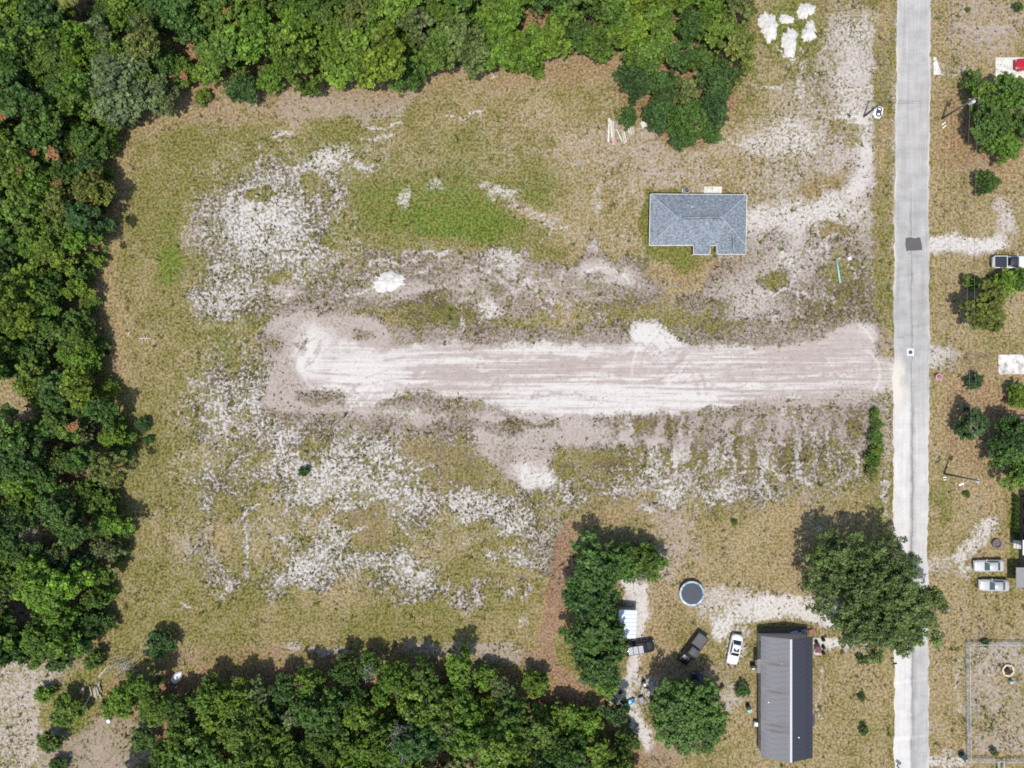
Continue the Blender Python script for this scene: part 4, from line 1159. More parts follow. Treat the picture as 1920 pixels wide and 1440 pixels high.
# shrubs
def shrub(px, py, rp, var, cn, lab, group=None):
    t = tree(px, py, rp * GSD, var, cn, lab, group, cat="shrub", name="shrub", hs=0.8, hc=0.5)
    return t
for (px, py, rp, cn, lab) in ((570, 884, 12, 'deep green', 'dark green shrub alone in the white sand of the lower field'), (268, 796, 16, 'deep green', 'upper dark shrub of the pair by the left wood'), (277, 826, 11, 'deep green', 'lower dark shrub of the pair by the left wood'),
        (1393, 1293, 15, 'dark green', 'round shrub beside the metal roofed home'), (1615, 1308, 8, 'dark green', 'small dark shrub in the lawn between home and road'), (1619, 1368, 11, 'dark green', 'lower dark shrub in the lawn between home and road'), (1614, 1236, 10, 'olive green', 'spiky olive shrub by the driveway near the road'),
        (1813, 927, 7, 'mid green', 'tiny shrub beside the lower utility pole'), (97, 1391, 24, 'mid green', 'round green shrub in the clearing at lower left'), (112, 1435, 18, 'dark green', 'dark shrub at the bottom edge at lower left'), (300, 1205, 30, 'deep green', 'dark shrub standing out from the lower left corner of the field'),
        (380, 182, 18, 'yellow green', 'bright yellow green shrub at the edge of the top wood'), (205, 725, 20, 'yellow green', 'yellow green shrub at the edge of the left wood'), (1007, 135, 16, 'bright green', 'bright green shrub sticking out of the top wood'), (855, 115, 12, 'dark green', 'small dark shrub in the notch of the top wood'),
        (1376, 980, 7, 'mid green', 'tiny green shrub in the yard above the trampoline'), (1815, 18, 6, 'olive green', 'tiny olive shrub in the upper right lot'), (1908, 13, 10, 'dark green', 'dark shrub at the upper right corner'), (1848, 1206, 8, 'dark green', 'dark shrub growing through the fence rail'), (1864, 1410, 9, 'olive green', 'olive shrub at the gate of the fenced lot'),
        (62, 1222, 30, 'mid green', 'green scrub at the top of the sandy clearing at lower left'), (112, 1238, 26, 'dark green', 'dark scrub just right of the green scrub above the sandy clearing'), (178, 1236, 22, 'mid green', 'mid green shrub just above the log pile'), (85, 1300, 20, 'bright green', 'bright shrub leaning into the sandy clearing at lower left'), (20, 1205, 30, 'dark green', 'dark scrub at the left edge above the sandy clearing'), (290, 1335, 30, 'mid green', 'mid green shrub below the white boat'), (268, 1385, 26, 'dark green', 'dark shrub beside the bare earth at lower left'),
        (240, 822, 20, 'bright green', 'bright green shrub between the wood and the dark pair'), (155, 1195, 22, 'bright green', 'bright green shrub near the log pile at lower left'), (130, 1330, 34, 'mid green', 'spreading green shrub left of the log pile'), (215, 1320, 30, 'yellow green', 'yellow green shrub right of the log pile'), (255, 1305, 34, 'bright green', 'bright green shrub left of the white boat')):
    shrub(px, py, rp, random.Random(px).choice(BUSHY), cn, lab)
er = random.Random(6); ek = 0
for yy in range(270, 1200, 52):      # low bushes that close the edge of the left wood
    rp = er.uniform(15, 24); xx = float(np.interp(yy, *L_EDGE)) + er.uniform(-12, 2); y2 = yy + er.uniform(-14, 14)
    cn = er.choice(('mid green', 'bright green', 'yellow green', 'dark green', 'olive green'))
    tree(xx, y2, rp * GSD, er.choice(BUSHY), cn, f"{cn} low bush, {ORD[ek]} from the top along the left wood's edge", "low bushes along the left wood", cat="bush", name="edge_bush", hs=.75, hc=.5); ek += 1
for k, (px, py, rp) in enumerate(((1641, 775, 11), (1644, 796, 13), (1641, 818, 15), (1644, 840, 16), (1638, 862, 16), (1633, 884, 13))):
    shrub(px, py, rp, BUSHY[k % 3], ('bright green', 'mid green', 'mid green', 'bright green', 'mid green', 'olive green')[k], f"{ORD[k]} from the top of the green bushes along the road verge", "bushes along the verge")

# undergrowth that closes the floor of the woods: leaves nobody could count
def undergrowth():
    rg = np.random.default_rng(5); n = 60000
    px = rg.uniform(-60, 1440, n); py = rg.uniform(-60, 1500, n)
    le = np.interp(py, *L_EDGE) - 12; te = np.interp(px, *T_EDGE) - 14; be = np.interp(px, *B_EDGE) + 16
    left = (px < le) & (py < 1215); top = (px > 180) & (py < te) & (px < 1400); bot = (py > be) & (px > 330) & (px < 1195)
    keep = left | top | bot
    for g in GAPS:
        gx0, gx1 = min(p[0] for p in g), max(p[0] for p in g); gy0, gy1 = min(p[1] for p in g), max(p[1] for p in g)
        keep &= ~((px > gx0) & (px < gx1) & (py > gy0) & (py < gy1))
    keep &= fbm(px, py, 26, 91, 3) > 0.40
    px, py = px[keep], py[keep]; m = len(px)
    z = 0.2 + 2.2 * np.clip(fbm(px, py, 30, 92, 3) - .3, 0, 1) * rg.random(m) * 2
    c = np.stack([(px - 960) * GSD, (720 - py) * GSD, z], -1)
    nrm = rg.normal(size=(m, 3)) * .5 + np.array([0, 0, 1]); nrm /= np.linalg.norm(nrm, axis=1)[:, None]
    t = rg.normal(size=(m, 3)); t -= (t * nrm).sum(1)[:, None] * nrm; t /= np.linalg.norm(t, axis=1)[:, None]; b = np.cross(nrm, t)
    s = (0.22 + .3 * rg.random(m))[:, None]
    v = np.stack([c - t * s, c + b * s * .5, c + t * s, c - b * s * .5], 1).reshape(-1, 3)
    o = np.arange(m)[:, None] * 4
    f = np.concatenate([o + np.array([0, 1, 2]), o + np.array([0, 2, 3])], 1).reshape(-1, 3)
    ti = .6 + .8 * rg.random(m); rgb = np.repeat(np.stack([ti * (.8 + .5 * rg.random(m)), ti, ti * .9, ti * 0 + 1], -1), 2, 0)
    u = link("undergrowth", foliage_mesh("undergrowth", v, f, rgb)); u.color = (.075, .115, .028, 1)
    tag(u, "low green undergrowth covering the floor of the woods", "undergrowth", kind="stuff")
undergrowth()
# tufts of grass and weeds standing in the sand
def grass_tufts():
    rg = np.random.default_rng(15); n = 230000
    px = rg.uniform(-20, 1940, n); py = rg.uniform(-20, 1460, n)
    sd_ = ground_sample('sand', px, py); li = ground_sample('litter', px, py); gr = ground_sample('green', px, py); dr = ground_sample('dry', px, py)
    p = np.clip(0.40 - np.abs(sd_ - .42) * .75, 0.0, 1) + np.clip(gr, 0, 1) * .22
    p *= np.clip(1.1 - li, 0, 1) * np.clip((.92 - sd_) * 3.2, 0.0, 1) * .8
    p *= 0.35 + 1.3 * smooth01(.38, .62, fbm(px, py, 40, 93, 3))
    keep = (rg.random(n) < p) & ((px < 1672) | (px > 1748))
    weed = rg.random(n) < .035
    keep &= ~((px > 1220) & (px < 1400) & (py > 364) & (py < 477)) & ~((px > 1424) & (px < 1525) & (py > 1195) & (py < 1425))
    px, py, gr, dr, weed = px[keep], py[keep], gr[keep], dr[keep], weed[keep]; gr = gr + weed * .6; m = len(px); K = 5
    i = np.clip(np.searchsorted(gx, px), 0, nx - 1); j = np.clip(np.searchsorted(gy, py), 0, ny - 1); z = HGT[i, j] - .03
    c = np.stack([(px - 960) * GSD, (720 - py) * GSD, z], -1)
    sz = .10 + .20 * rg.random(m) ** 2 + weed * rg.random(m) * .35
    a = rg.random((m, K)) * 6.283; ln = sz[:, None] * (.6 + .8 * rg.random((m, K))); hh = sz[:, None] * (.5 + .8 * rg.random((m, K)))
    d = np.stack([np.cos(a), np.sin(a), a * 0], -1); sdv = np.stack([-np.sin(a), np.cos(a), a * 0], -1)
    b0 = c[:, None] + sdv * (sz[:, None, None] * .30) ; b1 = c[:, None] - sdv * (sz[:, None, None] * .30)
    tip = c[:, None] + d * ln[..., None] + np.array([0, 0, 1]) * hh[..., None]
    v = np.stack([b0, b1, tip], 2).reshape(-1, 3); f = np.arange(m * K * 3).reshape(-1, 3)
    g = np.clip(gr * 1.2 + rg.normal(size=m) * .18, 0, 1)[:, None]; q = np.clip(dr + rg.normal(size=m) * .35, 0, 1)[:, None]
    base = (np.array([.145, .132, .042]) * (1 - q) + np.array([.28, .215, .10]) * q) * (1 - g) + np.array([.11, .165, .030]) * g
    dk = np.clip(ground_sample('dirt', px, py) * 1.5, 0, 1)[:, None] * (1 - g)
    base = base * (1 - dk) + np.array([.105, .085, .036]) * dk
    base = base * (.65 + .7 * rg.random((m, 1)))
    rgb = np.repeat(np.concatenate([base, np.ones((m, 1))], 1), K, 0)
    o = link("grass_tufts", foliage_mesh("grass_tufts", v, f, rgb)); o.color = (1, 1, 1, 1)
    tag(o, "short tufts of dry and green grass growing over the sandy field", "grass", kind="stuff")
    print("tufts", m)
grass_tufts()

# bare grey trees
def bare_tree(px, py, h, rad, seed, lab, n=16):
    rg = random.Random(seed)
    x, y = P(px, py, h * .7)
    t = thing("bare_tree", lab, "tree", (x, y, 0), rg.uniform(0, 6))
    tm = MB(); tm.tube([(0, 0, -.1), (0.1, 0, h * .3), (0, .1, h * .6)], [.2, .14, .08], 7)
    tm.build("trunk", BARK_PALE, t, True)
    m = MB()
    for k in range(n):
        a = rg.uniform(0, 6.28); st = Vector((0, 0, h * rg.uniform(.25, .6)))
        e = Vector((math.cos(a) * rad * rg.uniform(.5, 1), math.sin(a) * rad * rg.uniform(.5, 1), h * rg.uniform(.6, 1)))
        md = st.lerp(e, .5) + Vector((rg.uniform(-.3, .3), rg.uniform(-.3, .3), .2))
        m.tube([st, md, e], [.06, .045, .02], 4)
        for q in range(4):
            s2 = st.lerp(e, rg.uniform(.4, .95)); e2 = s2 + Vector((rg.uniform(-1, 1), rg.uniform(-1, 1), rg.uniform(-.1, .8))) * rad * .38
            m.tube([s2, e2], [.03, .012], 3)
    m.build("branches", BARK_PALE, t, True)
bare_tree(752, 1385, 10.5, 2.6, 5, "bare grey tree with thin branches in the bottom wood", 26)
bare_tree(1194, 1078, 6.0, 2.0, 6, "bare grey tree at the right of the dark row behind the shed", 22)
bare_tree(745, 1420, 9.5, 1.8, 8, "small bare grey tree below the other bare one in the bottom wood", 18)
bare_tree(690, 1262, 8.5, 1.3, 9, "bare twiggy treetop at the edge of the bottom wood", 14)
bare_tree(228, 205, 8.0, 1.8, 12, "bare grey branches poking through the broad pale tree", 14)

# a palm at the top edge
def palm(px, py, lab):
    h = 7.0
    x, y = P(px, py, h)
    t = thing("palm_tree", lab, "palm", (x, y, 0))
    MB().tube([(0, 0, -.1), (.1, .1, h * .5), (0, 0, h)], [.2, .16, .14], 8).build("trunk", BARK, t, True)
    rg = random.Random(3)
    for k in range(15):
        a = 6.283 * k / 15 + rg.uniform(-.15, .15); L = rg.uniform(1.5, 2.1); m = MB()
        pts = [Vector((math.cos(a) * L * s, math.sin(a) * L * s, h + .55 * math.sin(s * 2.6) - .9 * s * s)) for s in (0, .25, .5, .75, 1)]
        sd_ = Vector((-math.sin(a), math.cos(a), 0))
        for s in range(4):
            for q in range(4):
                b0 = pts[s].lerp(pts[s + 1], q / 4)
                for sg in (-1, 1):
                    tip = b0 + sd_ * sg * .42 + Vector((math.cos(a), math.sin(a), -.25)) * .22
                    m.add([b0, b0 + (pts[s + 1] - pts[s]) * .18, tip], [(0, 1, 2)])
        m.tube(pts, [.03, .03, .025, .02, .01], 4)
        m.build("frond", mat("palm_leaf", (0.25, 0.26, 0.06), .5, .2, 3.0), t)
palm(118, -8, "palm with yellowish fronds reaching in at the top left edge")
# ------------------------------------------------------------------ the new house with the hip roof
def shingle_mat(name, c1, c2, c3):
    m = new_mat(name); nt = m.node_tree; N = nt.nodes; L = nt.links
    b = N["Principled BSDF"]; b.inputs["Roughness"].default_value = 0.9; b.inputs["Specular IOR Level"].default_value = 0.25
    tc = N.new("ShaderNodeTexCoord")
    br = N.new("ShaderNodeTexBrick"); br.inputs["Scale"].default_value = 1.0
    br.inputs["Brick Width"].default_value = 0.33; br.inputs["Row Height"].default_value = 0.16; br.inputs["Mortar Size"].default_value = 0.012
    br.inputs["Color1"].default_value = (*c1, 1); br.inputs["Color2"].default_value = (*c2, 1); br.inputs["Mortar"].default_value = (*c3, 1)
    br.inputs["Bias"].default_value = 0.0
    L.new(tc.outputs["Object"], br.inputs["Vector"])
    nz = N.new("ShaderNodeTexNoise"); nz.inputs["Scale"].default_value = 3.2; nz.inputs["Detail"].default_value = 3.0
    L.new(tc.outputs["Object"], nz.inputs["Vector"])
    cr = N.new("ShaderNodeValToRGB"); cr.color_ramp.elements[0].position = .33; cr.color_ramp.elements[1].position = .67
    cr.color_ramp.elements[0].color = (.62, .62, .62, 1); cr.color_ramp.elements[1].color = (1.3, 1.3, 1.3, 1)
    L.new(nz.outputs[0], cr.inputs[0])
    mx = N.new("ShaderNodeMix"); mx.data_type = 'RGBA'; mx.blend_type = 'MULTIPLY'; mx.inputs[0].default_value = 1
    L.new(br.outputs[0], mx.inputs[6]); L.new(cr.outputs[0], mx.inputs[7]); L.new(mx.outputs[2], b.inputs["Base Color"])
    bp = N.new("ShaderNodeBump"); bp.inputs["Strength"].default_value = .5; bp.inputs["Distance"].default_value = .03
    L.new(br.outputs[1], bp.inputs["Height"]); bp.invert = True; L.new(bp.outputs[0], b.inputs["Normal"])
    return m
SHINGLE = shingle_mat("blue_grey_shingle", (0.195, 0.225, 0.255), (0.285, 0.320, 0.350), (0.12, 0.14, 0.165))
STUCCO = mat("pale_stucco", (0.62, 0.60, 0.55), 0.9, 0.05, 5.0)
FASCIA = mat("cream_fascia", (0.72, 0.70, 0.63), 0.7, 0.03, 3.0)
DARKVENT = mat("dark_vent", (0.06, 0.065, 0.075), 0.7, 0.1, 6.0)
CONC = mat("slab_concrete", (0.66, 0.62, 0.54), 0.9, 0.07, 3.0)
METAL_GREY = mat("grey_metal", (0.38, 0.39, 0.40), 0.45, 0.08, 4.0, metal=0.6)
GLASS = glass_mat("dark_glass", (0.02, 0.025, 0.03))
WHITE = mat("white_paint", (0.78, 0.78, 0.76), 0.6, 0.04, 4.0)
BLACK = mat("black_plastic", (0.018, 0.018, 0.02), 0.5, 0.1, 5.0)

def house():
    he = 2.65
    def Q(x, y, h=he): return P3(x, y, h)
    t = thing("shingle_house", "small house with blue grey shingle hip roof standing in the field", "house", (*P(1310, 415), 0))
    ox, oy = t.location.x, t.location.y
    lc = lambda p: (p[0] - ox, p[1] - oy, p[2])
    E = {k: lc(Q(*v)) for k, v in dict(tl=(1220, 364), tr=(1400, 365.5), br=(1398.5, 460), bl=(1218, 459.5), n1=(1331, 459.5), n2=(1345, 460), w1=(1345, 476), w2=(1398, 476.5), p1=(1301, 459.5), p2=(1301, 476.5), p3=(1331, 476.5)).items()}
    hr = 4.6
    RL = lc(Q(1272, 409, hr)); RR_ = lc(Q(1354, 407.5, hr))
    wr_n = lc(Q(1373, 430, 3.75)); wr_s = lc(Q(1374, 476.5, 3.75))
    m = MB()
    # four hip planes of the main roof
    m.add([E['tl'], E['tr'], RR_, RL], [(0, 1, 2, 3)])
    m.add([E['bl'], RL, RR_, E['br'], E['n2'], E['n1'], E['p1']], [(0, 6, 5, 4, 3, 2, 1)])
    m.add([E['tl'], RL, E['bl']], [(0, 2, 1)])
    m.add([E['tr'], E['br'], RR_], [(0, 1, 2)])
    ro = m.build("roof", SHINGLE, t)
    # garage wing: gable with its ridge running down the picture
    w = MB()
    ne = (E['n2'][0], E['n2'][1] + .6, he + .012); nw_ = (E['br'][0] + .0, E['br'][1] + 2.4, he + .012)
    wn_ = (wr_n[0], wr_n[1] + 1.9, 3.76)
    w.add([(E['w1'][0], E['w1'][1], he), (E['n2'][0], E['n2'][1] + 2.2, he + .2), wn_, wr_s], [(0, 3, 2, 1)])
    w.add([(E['w2'][0], E['w2'][1], he), (E['br'][0] + .012, E['br'][1] + 2.4, he + .02), wn_, wr_s], [(0, 1, 2, 3)])
    wo = w.build("wing_roof", SHINGLE, t)
    g = MB(); g.add([(E['w1'][0] + .25, E['w1'][1] + .3, he - .1), (E['w2'][0] - .25, E['w2'][1] + .3, he - .1), (wr_s[0], wr_s[1] + .3, 3.62)], [(0, 1, 2)])
    g.build("gable", STUCCO, t)
    pm = MB(); pz = he + .05
    pm.add([(E['p1'][0], E['p1'][1] + .5, he + .36), (E['p3'][0], E['p1'][1] + .5, he + .36), (E['p3'][0], E['p3'][1], he), (E['p2'][0], E['p2'][1], he)], [(0, 3, 2, 1)])
    po = pm.build("porch_roof", SHINGLE, t)
    # fascia boards round the eaves
    ring = ['tl', 'tr', 'w2', 'w1', 'n2', 'n1', 'p3', 'p2', 'p1', 'bl']
    for a, b in zip(ring, ring[1:] + ring[:1]):
        A, B = Vector(E[a]), Vector(E[b]); A.z = B.z = he - .11
        d = (B - A); L_ = d.length; ang = math.atan2(d.y, d.x); c = (A + B) / 2
        out = Vector((-d.y, d.x, 0)).normalized() * .05
        f = MB().box((0, 0, 0), (L_, .07, .20)); f.build("fascia", FASCIA, t, loc=(c.x + out.x, c.y + out.y, c.z), rz=ang)
    # walls set in under the eaves
    ins = .42
    wp = [(E['tl'][0] + ins, E['tl'][1] - ins), (E['tr'][0] - ins, E['tr'][1] - ins), (E['w2'][0] - ins, E['w2'][1] + ins), (E['w1'][0] + ins, E['w1'][1] + ins), (E['n2'][0] + ins, E['n2'][1] + ins), (E['bl'][0] + ins, E['bl'][1] + ins)]
    MB().prism(wp, -.1, he - .02).build("wall", STUCCO, t)
    for px_, py_ in ((1304, 474), (1328, 474)):
        c = lc(Q(px_, py_, 2.4)); MB().box((c[0], c[1], 1.25), (.2, .2, 2.6)).build("porch_post", FASCIA, t)
    def opening(name, cx, cy, z0, z1, w_, ax, mt):
        s = (w_, .06, z1 - z0) if ax == 'x' else (.06, w_, z1 - z0)
        o = MB().box((cx, cy, (z0 + z1) / 2), s).build(name, mt, t)
        s2 = (w_ + .16, .04, z1 - z0 + .16) if ax == 'x' else (.04, w_ + .16, z1 - z0 + .16)
        MB().box((cx, cy, (z0 + z1) / 2), s2).build("frame", WHITE, o)
        return o
    sy = wp[5][1] - .01
    opening("window", wp[5][0] + 2.2, sy, .9, 2.1, 1.2, 'x', GLASS); opening("window", wp[5][0] + 5.0, sy, .9, 2.1, 1.2, 'x', GLASS)
    opening("door", (E['p1'][0] + E['p3'][0]) / 2, sy, 0.05, 2.1, .95, 'x', mat("door_paint", (.12, .16, .2), .5, .05))
    opening("garage_door", (E['w1'][0] + E['w2'][0]) / 2, wp[3][1] - .01, 0.05, 2.2, 2.8, 'x', WHITE)
    ny = wp[0][1] + .01
    opening("window", wp[0][0] + 2.0, ny, .9, 2.1, 1.2, 'x', GLASS); opening("sliding_door", wp[0][0] + 9.6, ny, 0.05, 2.1, 1.8, 'x', GLASS)
    # ridge vents (dark slot either side of the cap), pipe
    def vent(a, b, w_, nm):
        A, B = Vector(a), Vector(b); d = B - A; ang = math.atan2(d.y, d.x); c = (A + B) / 2
        o = MB().box((0, 0, .05), (d.length, w_, .09)).build(nm, DARKVENT, t, loc=c, rz=ang)
        MB().box((0, 0, .105), (d.length + .1, w_ * .62, .05)).build("cap", SHINGLE, o)
    vent(lc(Q(1285, 408.5, hr)), lc(Q(1353, 407.5, hr)), .42, "ridge_vent")
    vent(lc(Q(1374.5, 440, 3.77)), lc(Q(1375.5, 467, 3.77)), .42, "ridge_vent")
    c = lc(Q(1297, 388, 3.9)); MB().disc((c[0], c[1], 3.3), .09, .75, 10).build("vent_pipe", WHITE, t)
    # hip caps
    for a, b in (('tl', RL), ('bl', RL), ('tr', RR_), ('br', RR_)):
        A, B = Vector(E[a]), Vector(b)
        MB().tube([A + Vector((0, 0, .02)), B + Vector((0, 0, .02))], .075, 5).build("hip_cap", mat("ridge_shingle", (.33, .36, .39), .9, .15, 4), t)
house()
ac = thing("air_conditioner", "air conditioning unit beside the north wall of the shingle house", "air conditioner", (*P(1286.5, 358, .5), 0))
MB().box((0, 0, .05), (1.05, 1.0, .12)).build("base_pad", CONC, ac); MB().box((0, 0, .5), (.8, .8, .78)).build("case", METAL_GREY, ac, bevel=.04)
MB().disc((0, 0, .89), .33, .03, 20).build("fan_guard", BLACK, ac); MB().box((0, 0, .93), (.6, .07, .02), .5).build("fan_bar", METAL_GREY, ac)
tag(MB().prism([P(1320, 350), P(1353, 350), P(1353, 368), P(1320, 368)], -.05, .10).build("patio_slab", CONC, bevel=.015), "cream concrete patio slab behind the shingle house", "slab")

# ------------------------------------------------------------------ the long home with the metal roof
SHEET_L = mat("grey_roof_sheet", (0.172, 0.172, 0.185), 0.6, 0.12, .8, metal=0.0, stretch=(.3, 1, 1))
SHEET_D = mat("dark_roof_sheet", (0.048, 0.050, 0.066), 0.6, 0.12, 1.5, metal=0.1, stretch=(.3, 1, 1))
BOARD_DK = mat("dark_deck", (0.115, 0.090, 0.072), 0.9, 0.2, 3.0, stretch=(.3, 3, 1))
def metal_home():
    he, hr = 2.7, 4.1
    t = thing("metal_roof_home", "long home with ribbed metal roof, pale west slope and dark east slope", "house", (*P(1475, 1307), 0))
    ox, oy = t.location.x, t.location.y
    lc = lambda p: Vector((p[0] - ox, p[1] - oy, p[2]))
    nl, nr, sl, sr = lc(P3(1426, 1193.5, he)), lc(P3(1523.5, 1192, he)), lc(P3(1427, 1421, he)), lc(P3(1524, 1420.5, he))
    rn, rs = lc(P3(1482.5, 1200, hr)), lc(P3(1483.5, 1428.5, hr))
    # push the gable ends level so that the ridge is as long as the eaves
    ytop = (nl.y + nr.y) / 2; ybot = (sl.y + sr.y) / 2
    xl, xr, xm = (nl.x + sl.x) / 2, (nr.x + sr.x) / 2, (rn.x + rs.x) / 2
    n = 22; dy = (ytop - ybot) / n
    def sheet(x0, z0, x1, z1, mt):
        """one roof sheet: a trapezoid-ribbed strip dy wide, eave at x0, ridge at x1"""
        prof = []
        for k in range(4):
            b = k / 4 * dy
            for q, z in ((0, 0), (.52, 0), (.62, .035), (.86, .035)): prof.append((b + q * dy / 4, z))
        prof.append((dy + .02, 0))
        v = []; f = []
        for (yy, zz) in prof: v += [(x0, -yy, z0 + zz), (x1, -yy, z1 + zz)]
        for k in range(len(prof) - 1): f.append((2 * k, 2 * k + 1, 2 * k + 3, 2 * k + 2))
        m = MB(); m.add(v, f)
        return m.mesh("roof_sheet", mt)
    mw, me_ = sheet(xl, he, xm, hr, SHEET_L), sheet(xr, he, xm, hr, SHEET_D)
    mw2 = sheet(xl, he, xm, hr, mat('stained_roof_sheet', (0.165, 0.158, 0.16), 0.65, 0.16, 1.0, stretch=(.3, 2, 1)))
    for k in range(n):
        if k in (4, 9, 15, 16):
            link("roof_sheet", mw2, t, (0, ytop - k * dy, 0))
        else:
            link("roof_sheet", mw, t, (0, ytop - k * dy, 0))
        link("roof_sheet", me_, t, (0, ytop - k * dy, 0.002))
    MB().box((xm, (ytop + ybot) / 2, hr + .045), (.34, ytop - ybot, .03)).build("ridge_cap", mat("pale_ridge", (.50, .50, .52), .5, .05), t)
    # small porch roofs that stick out past the eaves
    def porch(px0, px1, py0, py1, h, mt, nm, hh=.05):
        a, b = lc(P3(px0, py0, h)), lc(P3(px1, py1, h))
        return MB().box(((a.x + b.x) / 2, (a.y + b.y) / 2, h), (abs(b.x - a.x), abs(b.y - a.y), hh)).build(nm, mt, t)
    porch(1419.5, 1428.5, 1236, 1262, he - .06, SHEET_L, "porch_roof")
    porch(1522, 1527.5, 1339, 1361, he - .06, SHEET_D, "porch_roof")
    wx0, wx1 = xl + .35, xr - .35
    MB().prism([(wx0, ybot + .35), (wx1, ybot + .35), (wx1, ytop - .35), (wx0, ytop - .35)], .0, he - .03).build("wall", mat("beige_siding", (.40, .37, .32), .85, .08, 2.0, stretch=(1, 1, 8)), t)
    for yy in (ytop - .36, ybot + .36):
        MB().add([(wx0, yy, he - .05), (wx1, yy, he - .05), (xm, yy, hr - .1)], [(0, 1, 2)]).build("gable", mat("beige_siding", (.4, .37, .32)), t)
    for k in range(5):
        yy = ybot + 2.5 + k * 3.7
        for x_, nm in ((wx0 - .01, "window"), (wx1 + .01, "window")):
            o = MB().box((x_, yy, 1.6), (.05, 1.1, 1.0)).build(nm, GLASS, t); MB().box((x_, yy, 1.6), (.03, 1.26, 1.16)).build("frame", WHITE, o)
    d = MB().box((wx1 + .01, ybot + 6.2, 1.15), (.06, .95, 2.1)).build("door", WHITE, t); MB().box((wx1 + .06, ybot + 6.55, 1.1), (.05, .08, .08)).build("handle", METAL_GREY, d)
    for px_, py_, h_ in ((1466, 1244, 3.5), (1440, 1316, 3.0), (1497, 1382, 3.75)):
        c = lc(P3(px_, py_, h_)); MB().disc((c.x, c.y, h_ - .4), .10, .6, 10).build("vent_pipe", WHITE, t)
    # dark side deck along the west wall, skirting
    a, b = lc(P3(1420, 1264, .4)), lc(P3(1430, 1400, .4))
    nb = 16
    for k in range(nb):
        yy = a.y + (b.y - a.y) * (k + .5) / nb
        MB().box(((a.x + b.x) / 2, yy, .38), (b.x - a.x, abs(b.y - a.y) / nb - .03, .05)).build("deck_board", BOARD_DK, t)
    MB().box((a.x + .05, (a.y + b.y) / 2, .17), (.08, abs(a.y - b.y), .36)).build("deck_skirt", BOARD_DK, t)
metal_home()
# deck north of the home
dk = thing("deck", "dark wooden deck with clutter along the top of the metal roofed home", "deck", (*P(1466, 1182), 0))
x0, y0 = P(1420, 1176); x1, y1 = P(1512, 1190)
for k in range(12):
    MB().box((x0 + (x1 - x0) * (k + .5) / 12 - dk.location.x, (y0 + y1) / 2 - dk.location.y, .30), (abs(x1 - x0) / 12 - .02, abs(y1 - y0), .06)).build("plank", BOARD_DK, dk)
for sx in (x0, x1):
    for sy_ in (y0, y1): MB().box((sx - dk.location.x + (.1 if sx == x0 else -.1), sy_ - dk.location.y, .14), (.12, .12, .5)).build("post", BOARD_DK, dk)
tag(MB().box((0, 0, .12), (.9, .8, .45), .3, .9).build("crate", mat("rust_brown", (.26, .13, .085), .9, .15), loc=(*P(1520, 1183), .05)), "rusty brown square box at the corner of the dark deck", "box")
for (px_, py_, c_, s_, lab) in ((1487, 1185, (.45, .5, .62), (1.0, .5, .3), "pale blue bin lying on the dark deck"), (1498, 1187, (.70, .70, .72), (.9, .45, .25), "white box on the dark deck beside the blue bin"), (1505, 1182, (.25, .22, .32), (.8, .6, .4), "dull purple box at the right end of the dark deck")):
    o = thing("storage_bin", lab, "bin", (*P(px_, py_), .33), .25)
    mm = mat("bin_" + lab[:6], c_, .5, .1); MB().box((0, 0, s_[2] / 2), s_, 0, 1.1).build("tub", mm, o, bevel=.03); MB().box((0, 0, s_[2] + .02), (s_[0] * 1.14, s_[1] * 1.14, .05)).build("lid", mm, o)
ps = tag(MB().prism([P(1524.5, 1196), P(1545, 1196), P(1545, 1228), P(1526, 1228)], -.05, .06).build("patio", mat("pink_concrete", (.5, .46, .41), .9, .08, 3)), "small pale patio at the upper right corner of the metal roofed home", "patio")
tb = thing("patio_table", "dark red square table on the small patio", "table", (*P(1530.5, 1215), .06))
MB().box((0, 0, .70), (.95, .95, .05)).build("top", mat("dark_red", (.14, .05, .05), .6, .15), tb)
for sx in (-.4, .4):
    for sy_ in (-.4, .4): MB().box((sx, sy_, .34), (.06, .06, .68)).build("leg", BLACK, tb)
for px_, py_, lab in ((1541.5, 1197.5, "upper black plant pot along the small patio"), (1542, 1212, "middle black plant pot along the small patio"), (1541.5, 1222.5, "lower black plant pot along the small patio"), (1529, 1203, "black plant pot beside the dark red table")):
    o = thing("plant_pot", lab, "pot", (*P(px_, py_), .05)); MB().disc((0, 0, 0), .22, .42, 14, .30).build("pot", BLACK, o)
    v, f, tn = leaf_cloud(px_ and int(px_), [(0, 0, .55, .28, 1)], 90, .14); c = link("plant", foliage_mesh("plant", v, f, tn), o); c.color = (.03, .05, .02, 1)

# white shed
def shed():
    t = thing("metal_shed", "small shed with pale ribbed metal roof beside the dark tree row", "shed", (*P(1176, 1170, 2.3), 0), R(-3))
    w_, l_ = 34 * GSD, 52 * GSD
    n = 7; dy = l_ / n; m = MB()
    prof = [(0, 0), (.55, 0), (.66, .05), (.9, .05), (1.0, 0)]
    v = []; f = []
    for (q, z) in prof: v += [(-w_ / 2, q * dy, 2.45 + z), (w_ / 2, q * dy, 2.22 + z)]
    for k in range(4): f.append((2 * k, 2 * k + 1, 2 * k + 3, 2 * k + 2))
    m.add(v, f); me = m.mesh("roof_sheet", mat("pale_blue_sheet", (.56, .63, .68), .45, .06, 1.0, metal=.2))
    for k in range(n): link("roof_sheet", me, t, (0, -l_ / 2 + k * dy, 0))
    MB().box((-.1, 0, 1.05), (w_ - .5, l_ - .4, 2.2)).build("wall", METAL_GREY, t); MB().box((w_ / 2 - .34, -.6, 1.0), (.05, 1.1, 1.9)).build("door", WHITE, t)
shed()

